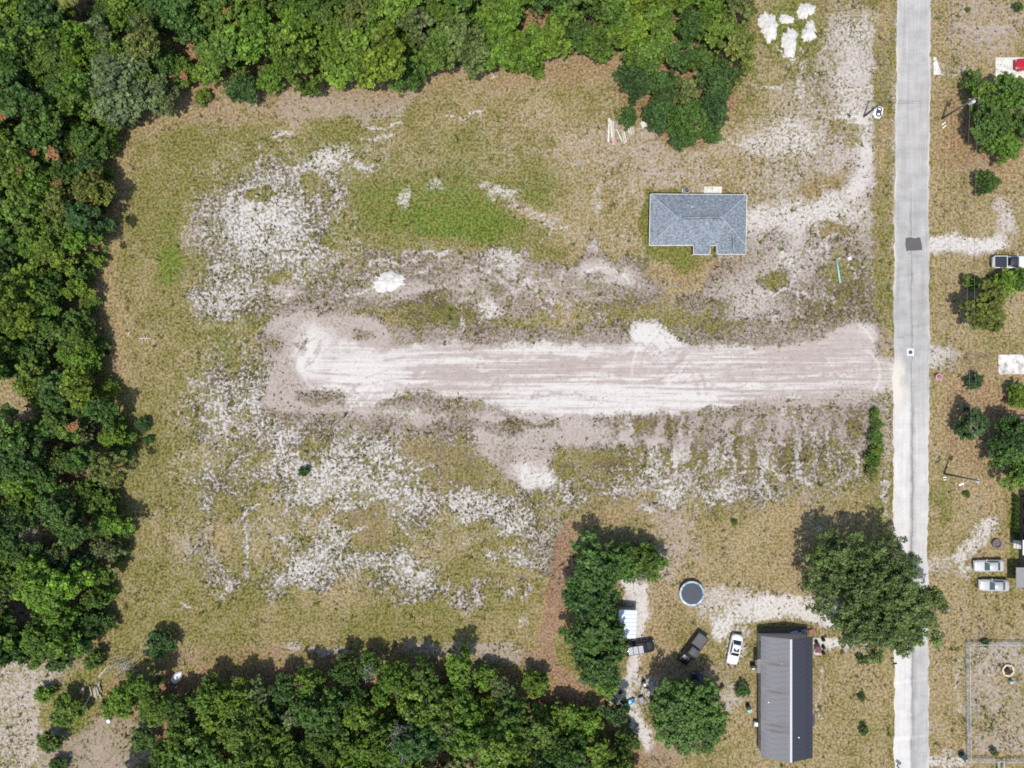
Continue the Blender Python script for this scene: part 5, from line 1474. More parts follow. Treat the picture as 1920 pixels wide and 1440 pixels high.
# ------------------------------------------------------------------ trampoline
tr = thing("trampoline", "round black trampoline with pale blue rim in the yard", "trampoline", (*P(1297.5, 1113, .9), 0))
MB().disc((0, 0, .88), 1.68, .02, 40).build("bed", mat("trampoline_mat", (.060, .068, .085), .75, .06, 2), tr)
def torus(R1, r, z, n=44, k=8, flat=1.0):
    m = MB(); v = []; f = []
    for i in range(n):
        a = 2 * math.pi * i / n
        for j in range(k):
            b = 2 * math.pi * j / k; v.append(((R1 + r * math.cos(b)) * math.cos(a), (R1 + r * math.cos(b)) * math.sin(a), z + r * flat * math.sin(b)))
    for i in range(n):
        for j in range(k): f.append((i * k + j, ((i + 1) % n) * k + j, ((i + 1) % n) * k + (j + 1) % k, i * k + (j + 1) % k))
    m.add(v, f); return m
torus(1.82, .15, .90, flat=.25).build("rim_pad", mat("rim_blue", (.34, .47, .55), .6, .35, 1.4), tr, True); torus(1.98, .03, .86).build("frame", METAL_GREY, tr, True)
for k in range(6):
    a = k * math.pi / 3 + .2; MB().tube([(1.98 * math.cos(a), 1.98 * math.sin(a), .86), (2.02 * math.cos(a), 2.02 * math.sin(a), -.05)], .03, 6).build("leg", METAL_GREY, tr)

# ------------------------------------------------------------------ vehicles
TYRE = mat("tyre", (.02, .02, .02), .9, .1); RIM = mat("rim", (.45, .45, .46), .35, .05, metal=.8)
LENS = glass_mat("head_lens", (.75, .76, .78), .15); TAIL = glass_mat("tail_lens", (.32, .02, .02), .2)
def paint(name, rgb, rough=.28, metal=.2):
    if name in MATS: return MATS[name]
    m = new_mat(name); b = m.node_tree.nodes["Principled BSDF"]
    b.inputs["Base Color"].default_value = (*rgb, 1); b.inputs["Roughness"].default_value = rough; b.inputs["Metallic"].default_value = metal
    b.inputs["Coat Weight"].default_value = .5; b.inputs["Coat Roughness"].default_value = .08
    MATS[name] = m; return m
def loft(m, stations):
    """closed skin over rings of equal point count"""
    n = len(stations[0]); v = [p for s in stations for p in s]; f = []
    for i in range(len(stations) - 1):
        for k in range(n):
            k2 = (k + 1) % n; f.append((i * n + k, i * n + k2, (i + 1) * n + k2, (i + 1) * n + k))
    f.append(tuple(range(n - 1, -1, -1))); f.append(tuple((len(stations) - 1) * n + k for k in range(n)))
    m.add(v, f)
def car(kind, label, px, py, ang, body_m, roof_m=None, L=4.7, W=1.82, group=None, glass=None, cat=None, name=None):
    glass = glass or GLASS; roof_m = roof_m or body_m
    t = thing(name or {"sedan": "sedan_car", "suv": "family_van", "pickup": "pickup_truck"}[kind], label, cat or {"sedan": "car", "suv": "van", "pickup": "pickup"}[kind], (*P(px, py, .8), 0), R(ang), group)
    hw = W / 2; hl = L / 2
    hood = .92 if kind == "sedan" else 1.05 if kind == "suv" else 1.12
    belt = .98 if kind == "sedan" else 1.12 if kind == "suv" else 1.15
    top = 1.45 if kind == "sedan" else 1.74 if kind == "suv" else 1.86
    if kind == "sedan": cx0, cx1, rx0, rx1, tail = -.34 * L, .20 * L, -.20 * L, .065 * L, .99
    elif kind == "suv": cx0, cx1, rx0, rx1, tail = -.495 * L, .26 * L, -.46 * L, .10 * L, 1.12
    else: cx0, cx1, rx0, rx1, tail = -.10 * L, .25 * L, -.085 * L, .13 * L, 1.12
    st = []
    for u in (-1, -.975, -.92, -.8, -.5, 0, .5, .74, .88, .96, .99, 1.0):
        x = u * hl
        w = hw * (1 - .16 * max(0, (abs(u) - .72) / .28) ** 2)
        zt = (tail if x < cx0 + .1 else belt if x < cx1 - .1 else hood - .14 * max(0, (u - .55) / .45) ** 1.6)
        if abs(u) > .97: zt -= .20 if kind != "pickup" else .08
        zb = .30 if abs(u) < .9 else .38
        st.append([(x, -w * .86, zb), (x, -w, zb + .22), (x, -w * .995, zt - .20), (x, -w * .93, zt - .03), (x, -w * .55, zt + .015), (x, 0, zt + .02),
                   (x, w * .55, zt + .015), (x, w * .93, zt - .03), (x, w * .995, zt - .20), (x, w, zb + .22), (x, w * .86, zb)])
    b = MB(); loft(b, st); b.build("body", body_m, t, True)
    yb, yt = hw * .90, hw * .74
    lo = [(cx0, -yb * .94), (cx1, -yb * .90), (cx1, yb * .90), (cx0, yb * .94)]; hi = [(rx0, -yt), (rx1, -yt * .97), (rx1, yt * .97), (rx0, yt)]
    zb, zt = belt - .03, top - .05
    V = [(p[0], p[1], zb) for p in lo] + [(p[0], p[1], zt) for p in hi]
    def pane(i, nm, ins):
        q = [Vector(V[k]) for k in i]; c = sum(q, Vector()) / 4
        nrm = (q[1] - q[0]).cross(q[2] - q[0]).normalized()
        if nrm.dot(Vector((c.x * .3, c.y, .6))) < 0 and nm != "windshield" and nm != "rear_window": nrm = -nrm
        if nm == "windshield" and nrm.x < 0: nrm = -nrm
        if nm == "rear_window" and nrm.x > 0: nrm = -nrm
        vv = [c + (p - c) * ins + nrm * .012 for p in q]
        m = MB(); m.add(vv + [p - nrm * .03 for p in vv], [(0, 1, 2, 3), (7, 6, 5, 4), (0, 4, 5, 1), (1, 5, 6, 2), (2, 6, 7, 3), (3, 7, 4, 0)])
        return m.build(nm, glass, t)
    cab = MB(); cab.add(V, [(0, 1, 5, 4), (1, 2, 6, 5), (2, 3, 7, 6), (3, 0, 4, 7), (4, 5, 6, 7)]); cab.build("cabin", body_m, t)
    pane((1, 2, 6, 5), "windshield", .88); pane((3, 0, 4, 7), "rear_window", .84); pane((0, 1, 5, 4), "side_window", .84); pane((2, 3, 7, 6), "side_window", .84)
    rr = []
    for x, dz, s in ((rx0 - .02, 0, .97), (rx0 + .12, .045, 1.0), ((rx0 + rx1) / 2, .075, 1.02), (rx1 - .12, .05, 1.0), (rx1 + .02, 0, .96)):
        rr.append([(x, -yt * s, zt), (x, -yt * s * .96, zt + dz * .7 + .02), (x, 0, zt + dz + .03), (x, yt * s * .96, zt + dz * .7 + .02), (x, yt * s, zt)])
    r = MB(); loft(r, rr); ro = r.build("roof", roof_m, t, True)
    for sx in (-1, 1):
        for sy_ in (-1, 1):
            wx = sx * L * .305; wy = sy_ * (hw - .10)
            wh = MB().disc((wx, wy - .11, .33), .33, .22, 18, axis='y').build("wheel", TYRE, t); MB().disc((wx, wy + (.105 if sy_ > 0 else -.125), .33), .20, .02, 12, axis='y').build("rim", RIM, wh)
    for sy_ in (-1, 1):
        MB().box((hl * .94, sy_ * hw * .66, .70 if kind == "sedan" else .84), (.16, .36, .15)).build("headlight", LENS, t, bevel=.03)
        MB().box((-hl * .955, sy_ * hw * .72, .80 if kind == "sedan" else .92), (.12, .30, .18)).build("taillight", TAIL, t, bevel=.03)
        MB().box((cx1 - .35, sy_ * (hw + .07), belt + .06), (.12, .20, .13)).build("mirror", body_m, t, bevel=.03)
    MB().box((hl * .985, 0, .48), (.10, W * .80, .18)).build("bumper", mat("bumper_grey", (.10, .10, .105), .5, .05), t, bevel=.03)
    MB().box((-hl * .985, 0, .50), (.10, W * .80, .18)).build("bumper", mat("bumper_grey", (.10, .10, .105)), t, bevel=.03)
    t["_c"] = 0; del t["_c"]
    return t, dict(cx0=cx0, cx1=cx1, rx0=rx0, rx1=rx1, yt=yt, zt=zt, belt=belt, hl=hl, hw=hw, hood=hood)
P_BLACK = paint("black_paint", (.016, .016, .018)); P_WHITE = paint("white_car_paint", (.74, .74, .73), .3, 0); P_SILVER = paint("silver_paint", (.60, .59, .57), .33, .35)
P_CHAMP = paint("champagne_paint", (.55, .54, .52), .33, .35); P_RED = paint("red_paint", (.42, .015, .03), .3, .1); P_NAVY = paint("dark_car_paint", (.015, .016, .024))
TEAL_G = glass_mat("green_tinted_glass", (.055, .10, .095), .1)
# black van with three sunroofs, their reflection painted in as pale colour
t, d = car("suv", "black van with three sunroofs painted pale with reflection beside the shed", 1199, 1214, 9, P_BLACK, L=4.75, W=1.95)
for k in range(3):
    x_ = d['rx0'] + .25 + k * .82
    MB().box((x_ + .38, 0, d['zt'] + .105), (.72, d['yt'] * 1.66, .02)).build("sunroof_panel", mat("sunroof_reflection", (.33, .34, .38), .35, .05), t, bevel=.005)
# black pickup with grey tonneau
def pickup_extra(t, d, cover_m, bed_m):
    bx0, bx1 = -d['hl'] + .08, d['cx0'] - .06
    MB().box(((bx0 + bx1) / 2, 0, 1.155), (bx1 - bx0 - .1, d['hw'] * 1.72, .05)).build("bed_cover", cover_m, t, bevel=.015)
    for sy_ in (-1, 1): MB().box(((bx0 + bx1) / 2, sy_ * d['hw'] * .93, 1.17), (bx1 - bx0, .09, .10)).build("bed_rail", bed_m, t, bevel=.02)
    MB().box((bx0 - .02, 0, 1.12), (.08, d['hw'] * 1.8, .24)).build("tailgate", bed_m, t, bevel=.02)
G_COVER = mat("grey_vinyl", (.075, .075, .082), .6, .06, 2)
t, d = car("pickup", "black pickup with grey bed cover parked on the slant in the yard", 1299, 1217, 233, P_BLACK, G_COVER, L=5.75, W=2.0); pickup_extra(t, d, G_COVER, P_BLACK)
t, d = car("sedan", "white sedan parked beside the metal roofed home", 1378, 1218, 258, P_WHITE, L=4.75, W=1.85)
MB().box((d['rx1'] - .45, 0, d['zt'] + .085), (.55, .85, .02)).build("sunroof", GLASS, t)
car("sedan", "dark car half hidden under the big round tree below the pickup", 1308, 1288, 92, P_NAVY, L=4.5, W=1.8)
car("sedan", "upper of two silver sedans parked east of the road", 1855.5, 1061, 181, P_SILVER, L=4.75, W=1.85, glass=TEAL_G, group="silver sedans by the right house")
car("sedan", "lower of two silver sedans parked east of the road", 1865, 1097.5, 179, P_CHAMP, L=4.7, W=1.85, glass=TEAL_G, group="silver sedans by the right house")
t, d = car("pickup", "white pickup with black roof and bed cover at the right edge", 1893, 491.5, 0, P_WHITE, mat("black_vinyl", (.03, .032, .045), .5, .1), L=5.4, W=1.95); pickup_extra(t, d, MATS["black_vinyl"], P_WHITE)
car("sedan", "red car on the concrete pad at the upper right edge", 1932, 120, 180, P_RED, L=4.6, W=1.8)

# ------------------------------------------------------------------ slabs
tag(MB().prism([P(1866, 108), P(1975, 108), P(1975, 146), P(1866, 146)], -.05, .08).build("concrete_pad", mat("pad_concrete", (.60, .57, .51), .9, .09, 1.5)), "pale concrete pad under the red car", "pad")
tag(MB().prism([P(1871, 665), P(1985, 664), P(1985, 701), P(1872, 702)], -.05, .09).build("concrete_pad", mat("stained_concrete", (.44, .41, .37), .95, .20, .9, rgb2=(.62, .58, .53))), "stained concrete pad at the right edge opposite the sand road", "pad")
tag(MB().prism([P(1750, 107), P(1755, 108), P(1765, 140), P(1750, 141)], -.05, .06).build("driveway_apron", mat("pad_concrete", (.6, .57, .51))), "white concrete driveway apron at the road opposite the utility pole", "driveway apron")

# ------------------------------------------------------------------ utility poles and wires
WOOD_P = mat("pole_wood", (.135, .115, .095), .95, .2, 3, stretch=(3, 3, .3)); GALV = mat("galvanised", (.62, .64, .66), .5, .06, 3, metal=.3); WIRE = mat("wire", (.16, .16, .15), .6, .05)
def upole(base, top_px, label, arm=None, transformer=False, lamp=None):
    bx, by = P(*base)
    # height from the lean of the pole in the photo
    r0 = math.hypot(base[0] - 960, base[1] - 720); r1 = math.hypot(top_px[0] - 960, top_px[1] - 720)
    h = CAM_H * (1 - r0 / r1)
    t = thing("utility_pole", label, "utility pole", (bx, by, 0))
    MB().tube([(0, 0, -.3), (0, 0, h * .5), (0, 0, h)], [.17, .145, .11], 10).build("pole", WOOD_P, t, True)
    if transformer:
        tf = MB().disc((.34, -.12, h - 1.7), .27, .95, 16).build("transformer", GALV, t); MB().disc((.34, -.12, h - .75), .20, .10, 12, .08).build("lid", GALV, tf)
        MB().tube([(.34, -.12, h - .66), (.34, -.12, h - .45)], [.05, .03], 8).build("bushing", WHITE, tf)
    if arm:
        MB().box((0, .08, h - .35), (arm, .10, .12), .15).build("crossarm", WOOD_P, t)
        for k in (-.45, 0, .45): MB().disc((k * arm, .08 + k * arm * .15, h - .29), .05, .16, 8).build("insulator", WHITE, t)
    if lamp:
        a = R(lamp); e = Vector((math.cos(a) * 1.7, math.sin(a) * 1.7, h * .80 + .5))
        MB().tube([(0, 0, h * .80), e * .6 + Vector((0, 0, h * .80 * .4 + .05)), e], .035, 6).build("lamp_arm", GALV, t, True)
        MB().box((e.x + math.cos(a) * .3, e.y + math.sin(a) * .3, e.z - .02), (.75, .3, .14), a).build("lamp_head", WHITE, t, bevel=.04)
    return Vector((bx, by, h))
pA = upole((1767, 222), (1829, 186), "utility pole with grey transformer leaning over the upper right clump", 1.5, True)
pB = upole((1770, 888), (1837, 897), "lower utility pole with street lamp and transformer east of the road", None, True, 200)
pC = upole((1620, 218), (1664, 185), "bare wooden utility pole on the field side of the road")
def wire(a, b, sag, lab, r=.022):
    a, b = Vector(a), Vector(b); pts = []
    for k in range(17):
        s = k / 16; p = a.lerp(b, s); p.z -= sag * 4 * s * (1 - s); pts.append(p)
    c0 = pts[0].copy(); m = MB().tube([p - c0 for p in pts], r, 5)
    tag(m.build("power_line", WIRE, None, True, loc=c0), lab, "power line")
wire(pA + Vector((.62, .17, -.10)), pB + Vector((.15, 0, -.10)), 1.1, "upper power line hung between the two east utility poles")
wire(pA + Vector((-.55, .0, -.25)), pB + Vector((-.1, 0, -.9)), 1.2, "lower power line hung between the two east utility poles")
wire(pA + Vector((0, .1, -.9)), pC + Vector((0, 0, -.15)), .9, "service wire crossing the road to the bare pole", .018)
wire(pA + Vector((.62, .17, -.10)), Vector((pA.x + 1.0, pA.y + 45, pA.z)), 1.0, "power line running north off the picture from the upper pole")
wire(pB + Vector((.15, 0, -.10)), Vector((pB.x + .8, pB.y - 70, pB.z)), 1.1, "power line running south off the picture from the lower pole")
for k, (px_, py_) in enumerate(((1769, 232), (1770, 238))):
    tag(MB().box((0, 0, .05), (.75, .18, .08), R(38)).build("marker_board", WHITE, loc=(*P(px_, py_), 0)), ("upper" if k == 0 else "lower") + " white board lying at the foot of the transformer pole", "board")
for k, (px_, py_) in enumerate(((1771, 895), (1772, 899.5))):
    tag(MB().box((0, 0, .05), (.6, .16, .08), R(6)).build("marker_board", WHITE, loc=(*P(px_, py_), 0)), ("upper" if k == 0 else "lower") + " white board at the foot of the lower utility pole", "board")
# pale slab with black coils by the bare pole
sl = thing("meter_pad", "white slab with coiled black hose beside the bare utility pole", "slab", (*P(1646, 211), 0), R(-20))
MB().prism([(-.75, -.55), (-.2, -1.0), (.55, -.85), (.8, 0), (.55, .9), (-.1, 1.0), (-.7, .5)], -.05, .12).build("slab", WHITE, sl, bevel=.03)
torus(.34, .09, .2, 24, 6).build("hose_coil", BLACK, sl, True, loc=(.15, -.3, 0)); torus(.36, .08, .18, 24, 6).build("hose_coil", BLACK, sl, True, loc=(0, .42, 0))
MB().box((-.1, .05, .3), (.5, .4, .4)).build("pump_box", mat("navy_box", (.05, .055, .1), .5, .1), sl, bevel=.03)
# thing at the edge of the road at the bottom, mailboxes
def mailbox(px_, py_, ang, lab, s=1.0, c=BLACK):
    t = thing("mailbox", lab, "mailbox", (*P(px_, py_), 0), R(ang), None, s)
    MB().box((0, 0, .5), (.1, .1, 1.1)).build("post", WOOD_P, t)
    m = MB(); rings = []
    for x in (-.28, .28): rings.append([(x, -.12, 1.05), (x, .12, 1.05), (x, .12, 1.18), (x, .08, 1.26), (x, 0, 1.29), (x, -.08, 1.26), (x, -.12, 1.18)])
    loft(m, rings); m.build("box", c, t)
    MB().box((0, .13, 1.2), (.04, .02, .16)).build("flag", P_RED, t)
mailbox(1671, 1239, 10, "small black mailbox under the great oak at the road edge"); mailbox(1682, 1436, -40, "black mailbox at the bottom edge of the road", 1.7)
# pink planter, green bin, fence
pl = thing("flower_planter", "round pink planter with flowers beside the road", "planter", (*P(1760, 707, .5), 0))
MB().disc((0, 0, 0), .36, .62, 18, .52).build("pot", mat("pink_pot", (.55, .30, .40), .7, .12, 4), pl); v, f, tn = leaf_cloud(5, [(0, 0, .7, .34, 1.0)], 160, .16); c = link("flowers", foliage_mesh("flowers", v, f, tn), pl); c.color = (.5, .26, .36, 1)
gb = thing("wheelie_bin", "dark green wheeled bin outside the fence corner at the bottom", "bin", (*P(1805.5, 1418, .6), 0), R(35))
GREEN_B = mat("bin_green", (.012, .05, .045), .5, .1); MB().box((0, 0, .52), (.62, .72, .96), 0, 1.14).build("tub", GREEN_B, gb, bevel=.04); MB().box((0, 0, 1.05), (.78, .9, .09)).build("lid", GREEN_B, gb, bevel=.03)
for s in (-1, 1): MB().disc((s * .3 - .03, -.36, .12), .12, .06, 12, axis='x').build("wheel", TYRE, gb)
def fence():
    t = thing("chain_link_fence", "grey chain link fence round the lot at lower right", "fence", (*P(1810, 1210), 0))
    ox, oy = t.location.x, t.location.y; h = 1.3
    runs = [((1975, 1204.5), (1809, 1204.5)), ((1809, 1204.5), (1811.5, 1421)), ((1811.5, 1421), (1866, 1422)), ((1878, 1422), (1975, 1422))]
    bay = None
    for a, b in runs:
        A = Vector((*P(*a), 0)) - Vector((ox, oy, 0)); B = Vector((*P(*b), 0)) - Vector((ox, oy, 0)); L_ = (B - A).length; n = max(1, round(L_ / 2.4)); ang = math.atan2(B.y - A.y, B.x - A.x)
        for k in range(n + 1):
            p = A.lerp(B, k / n); MB().tube([(p.x, p.y, -.1), (p.x, p.y, h + .06)], .04, 8).build("post", GALV, t)
        MB().tube([A + Vector((0, 0, h)), B + Vector((0, 0, h))], .03, 6).build("top_rail", GALV, t)
        step = L_ / n; m = MB(); s = .14
        q = -h
        while q < step:
            for sg in (0, 1):
                x0_, x1_ = q, q + h; z0_, z1_ = (0.04, h) if sg == 0 else (h, 0.04)
                if x0_ < 0: z0_ += (z1_ - z0_) * (-x0_) / (x1_ - x0_); x0_ = 0
                if x1_ > step: z1_ -= (z1_ - z0_) * (x1_ - step) / (x1_ - x0_ + 1e-9); x1_ = step
                if x1_ - x0_ > .02: m.tube([(x0_, 0, z0_), (x1_, 0, z1_)], .006, 3, False)
            q += s
        me = m.mesh("wire_mesh", GALV)
        for k in range(n): link("wire_mesh", me, t, A.lerp(B, k / n), (0, 0, ang))
fence()
gt = thing("gate", "pale green metal gate posts in the bottom run of the fence", "gate", (*P(1872, 1432), 0))
GATE_M = mat("pale_green_metal", (.42, .50, .47), .5, .08, 3, metal=.3)
for x_ in (-.42, .42): MB().box((x_, -.2, .7), (.14, 1.9, .08)).build("gate_rail", GATE_M, gt)
for y_ in (-1.1, .7): MB().box((0, y_, .70), (.98, .09, .06)).build("gate_bar", GATE_M, gt)
for x_ in (-.42, .42):
    for y_ in (-1.1, .7): MB().box((x_, y_, .33), (.08, .08, .72)).build("gate_post", GATE_M, gt)
# fire ring and small things in the fenced lot
fr = thing("fire_ring", "ring of pale wooden benches round a black fire pit in the fenced lot", "fire ring", (*P(1888, 1256), 0), R(20))
BENCH = mat("new_timber", (.62, .50, .34), .8, .1, 3)
for k in range(6):
    a = k * math.pi / 3; MB().box((math.cos(a) * .82, math.sin(a) * .82, .3), (.24, .86, .10), a).build("bench", BENCH, fr)
    MB().box((math.cos(a) * .82, math.sin(a) * .82, .12), (.2, .12, .28), a).build("leg", BENCH, fr)
MB().disc((0, 0, .0), .44, .32, 16, .40).build("fire_pit", BLACK, fr); MB().disc((0, 0, .32), .30, .02, 14).build("ash", mat("ash", (.03, .03, .03), 1), fr)
ch = thing("garden_chair", "pale blue garden chair below the fire ring", "chair", (*P(1894, 1277), 0), R(20)); BLUE_P = mat("pale_blue_plastic", (.38, .52, .62), .5, .06)
MB().box((0, 0, .40), (.52, .5, .05)).build("seat", BLUE_P, ch); MB().box((0, .26, .66), (.52, .06, .5)).build("backrest", BLUE_P, ch)
for x_ in (-.22, .22):
    for y_ in (-.2, .2): MB().box((x_, y_, .19), (.05, .05, .4)).build("leg", BLUE_P, ch)
tag(MB().tube([(0, 0, .12), (.4, .1, .16), (.9, .05, .13)], [.12, .14, .08], 7).build("log", mat("rusty_log", (.22, .09, .05), .9, .2), loc=(*P(1841, 1370), 0), rz=R(120)), "rust brown log lying in the fenced lot", "log")
tag(MB().tube([(0, 0, .10), (.7, .05, .12), (1.4, 0, .08)], [.10, .11, .06], 7).build("log", BARK, loc=(*P(1752, 1394), 0), rz=R(-35)), "dark log on the verge east of the road near the bottom", "log")
# dark brick fire pit in front of the right house
fp = thing("brick_pit", "low ring of dark bricks in front of the right hand house", "fire pit", (*P(1868, 1019), 0)); BRK = mat("dark_brick", (.17, .13, .125), .9, .2, 6)
for k in range(14):
    a = k * 2 * math.pi / 14; MB().box((math.cos(a) * .66, math.sin(a) * .66, .14 + .02 * (k % 3)), (.24, .28, .28), a).build("brick", BRK, fp)
MB().disc((0, 0, -.03), .56, .10, 16).build("ash_bed", mat("purple_ash", (.13, .11, .115), .95, .2, 6), fp)

# ------------------------------------------------------------------ the house at the right edge with its hedge
def right_house():
    t = thing("brown_house", "brown house with white porch roof cut off by the right edge", "house", (*P(1960, 1015), 0)); ox, oy = t.location.x, t.location.y
    a, b = P(1906.5, 928, 0), P(1906.5, 1106, 0); xr = P(2015, 1000, 2.6)[0]
    x0, y1, y0 = a[0] - ox, a[1] - oy, b[1] - oy; x1 = xr - ox
    BR = mat("brown_roof", (.105, .070, .062), .85, .15, 2.5)
    MB().prism([(x0 + .4, y0 + .3), (x1, y0 + .3), (x1, y1 - .3), (x0 + .4, y1 - .3)], 0, 2.55).build("wall", mat("brown_wall", (.2, .14, .12), .9, .1), t)
    m = MB(); xm = (x0 + x1) / 2
    m.add([(x0, y0, 2.6), (x0, y1, 2.6), (xm, y1, 4.3), (xm, y0, 4.3)], [(0, 1, 2, 3)]); m.add([(x1, y0, 2.6), (x1, y1, 2.6), (xm, y1, 4.3), (xm, y0, 4.3)], [(3, 2, 1, 0)]); m.build("roof", BR, t)
    p, q = P(1912.5, 1011, 2.75), P(1945, 1039, 2.75)
    MB().box(((p[0] + q[0]) / 2 - ox, (p[1] + q[1]) / 2 - oy, 3.35), (q[0] - p[0], abs(p[1] - q[1]), .08)).build("porch_roof", WHITE, t)
    p, q = P(1905, 1064, 2.4), P(1945, 1102, 2.4); MB().box(((p[0] + q[0]) / 2 - ox, (p[1] + q[1]) / 2 - oy, 2.4), (q[0] - p[0], abs(p[1] - q[1]), .08)).build("carport_roof", mat("dull_grey_roof", (.24, .235, .235), .6, .08), t)
    for yy in (-5, -7.2): MB().box((P(1907, 1070)[0] - ox, yy, 1.2), (.1, .1, 2.4)).build("post", WHITE, t)
    p = P(1901, 1020)
    for k in range(3): MB().box((p[0] + .32 * k - ox, p[1] - oy, .10 + .10 * k), (.34, 1.3, .2 + .2 * k)).build("step", mat("pale_concrete", (.62, .6, .56)), t)
    for k in range(3): MB().box((x0 + .38, y1 - 1.6 - k * 2.4, 1.5), (.05, 1.0, 1.1)).build("window", GLASS, t)
right_house()
for k in range(9):
    py_ = 932 + k * 9.3
    o = tree(1906, py_, 5.6 * GSD, BUSHY[k % 3], 'dark green', f"{ORD[k]} clipped hedge bush from the top along the brown house", "hedge in front of the brown house", cat="hedge bush", name="hedge_bush", hs=1.5, hc=.6)

# ------------------------------------------------------------------ sand piles
SANDM = mat("pile_sand", (.57, .55, .515), .95, .10, 1.6, bump=.9)
def mound(px_, py_, rx, ry_, h, seed, lab, group=None, m=SANDM, name="sand_pile"):
    n = 44; rings = 14; v = []; f = []
    rg = np.random.default_rng(seed); ph = rg.random(5) * 6.28
    for i in range(rings):
        s = i / (rings - 1)
        for k in range(n):
            a = 2 * math.pi * k / n
            o = 1 + .14 * math.sin(2 * a + ph[0]) + .10 * math.sin(3 * a + ph[1]) + .07 * math.sin(7 * a + ph[2]) + .06 * math.sin(11 * a + ph[3]) + .05 * math.sin(17 * a + ph[1])
            z = h * (1 - s ** 1.7) * (1 + .25 * math.sin(3 * a + ph[4]) * s) + rg.normal() * .075 * h * (1 - s * .5) - .08 * s
            v.append((math.cos(a) * rx * s * o, math.sin(a) * ry_ * s * o, z - .03))
    for i in range(rings - 1):
        for k in range(n):
            k2 = (k + 1) % n; f.append((i * n + k, i * n + k2, (i + 1) * n + k2, (i + 1) * n + k))
    me = mesh_np(name, np.array(v), np.array(f), m, True)
    return tag(link(name, me, None, (*P(px_, py_), ground_z(px_, py_))), lab, "sand pile", group)
for (a, b, c, d_, h_, s, lab) in ((1441, 50, 17, 27, .8, 1, "large white sand pile nearest the trees at the top"), (1474, 36, 12, 11, .5, 2, "smallest white sand pile in the middle of the five"), (1510, 20, 16, 16, .7, 3, "topmost white sand pile of the five by the road"), (1518, 60, 14, 20, .7, 4, "rightmost white sand pile of the five by the road"), (1480, 80, 16, 25, .7, 5, "lowest white sand pile of the five by the road")):
    mound(a, b, c * GSD * 1.12, d_ * GSD * 1.08, h_, s, lab, "white sand piles")
mound(729, 528, 34 * GSD, 19 * GSD, .7, 9, "flat white sand pile alone in the middle of the field")
mound(1025, 1432, 14 * GSD, 16 * GSD, .5, 10, "white sand pile inside the bottom wood at the edge")

# ------------------------------------------------------------------ lumber, pipe, junk
LUM = [mat("weathered_white_board", (.62, .60, .52), .85, .12, 2, stretch=(.3, 3, 1)), mat("grey_board", (.45, .42, .40), .85, .12, 2, stretch=(.3, 3, 1))]
def board(x0_, y0_, x1_, y1_, w_, mi, lab, z=.05):
    a, b = Vector(P(x0_, y0_)), Vector(P(x1_, y1_)); d_ = b - a; c = (a + b) / 2
    tag(MB().box((0, 0, 0), (d_.length, w_, .06)).build("lumber_board", LUM[mi], loc=(c.x, c.y, ground_z((x0_ + x1_) / 2, (y0_ + y1_) / 2) + z + .06), rz=math.atan2(d_.y, d_.x)), lab, "board", "boards stacked above the house")
for k, (q) in enumerate(((1142, 222, 1140.5, 267, .26, 0, "leftmost long white board of the pile above the house"), (1145, 226, 1147, 258, .22, 0, "second long white board from the left in the pile"), (1149, 228, 1150, 272, .34, 1, "grey board with a pink painted end in the pile"), (1156, 243, 1166, 265, .18, 0, "short slanting white board between the two stacks"),
        (1167, 249, 1171, 270, .24, 1, "grey board of the middle stack below the small tree"), (1170, 247, 1174, 268, .18, 0, "white board of the middle stack below the small tree"), (1178, 239, 1180, 252, .15, 0, "left short white board of the right stack"), (1182, 239, 1184, 253, .16, 0, "middle short white board of the right stack"), (1186, 240, 1188, 252, .22, 1, "grey short board at the right of the right stack"))):
    board(*q, z=.04 + .03 * (k % 3))
tag(MB().box((0, 0, .14), (.5, .45, .25), .3, .9).build("pink_bag", mat("pink_plastic", (.62, .28, .30), .6, .1), loc=(*P(1149.5, 266), .05)), "pink bag on the boards above the house", "bag")
tag(MB().box((0, 0, .25), (.9, 1.0, .5), .4, .9).build("white_crate", LUM[0], loc=(*P(1206, 235), 0)), "pale box in the shade right of the small tree", "box")
tag(MB().box((0, 0, .12), (.8, .7, .24), .6, .8).build("pink_sack", mat("pink_plastic", (.6, .3, .3)), loc=(*P(1233, 251), 0)), "pink sack at the foot of the spit of trees", "sack")
def pipe(x0_, y0_, x1_, y1_, r, m, lab, name="pipe"):
    a, b = Vector((*P(x0_, y0_), 0)), Vector((*P(x1_, y1_), 0)); c = (a + b) / 2; z = ground_z((x0_ + x1_) / 2, (y0_ + y1_) / 2)
    tag(MB().tube([a - c, (b - a) * .0, b - c], r, 10).build(name, m, None, True, loc=(c.x, c.y, z + r + .04)), lab, name.replace("_", " "))
pipe(1567.5, 485, 1574.5, 531, .15, mat("teal_pipe", (.26, .50, .46), .4, .06, 2), "long teal plastic pipe lying in the weeds near the road")
tag(MB().box((0, 0, .15), (.6, .55, .3), .5, .85).build("white_bucket", WHITE, loc=(*P(1592, 485), 0)), "white box right of the teal pipe", "box")
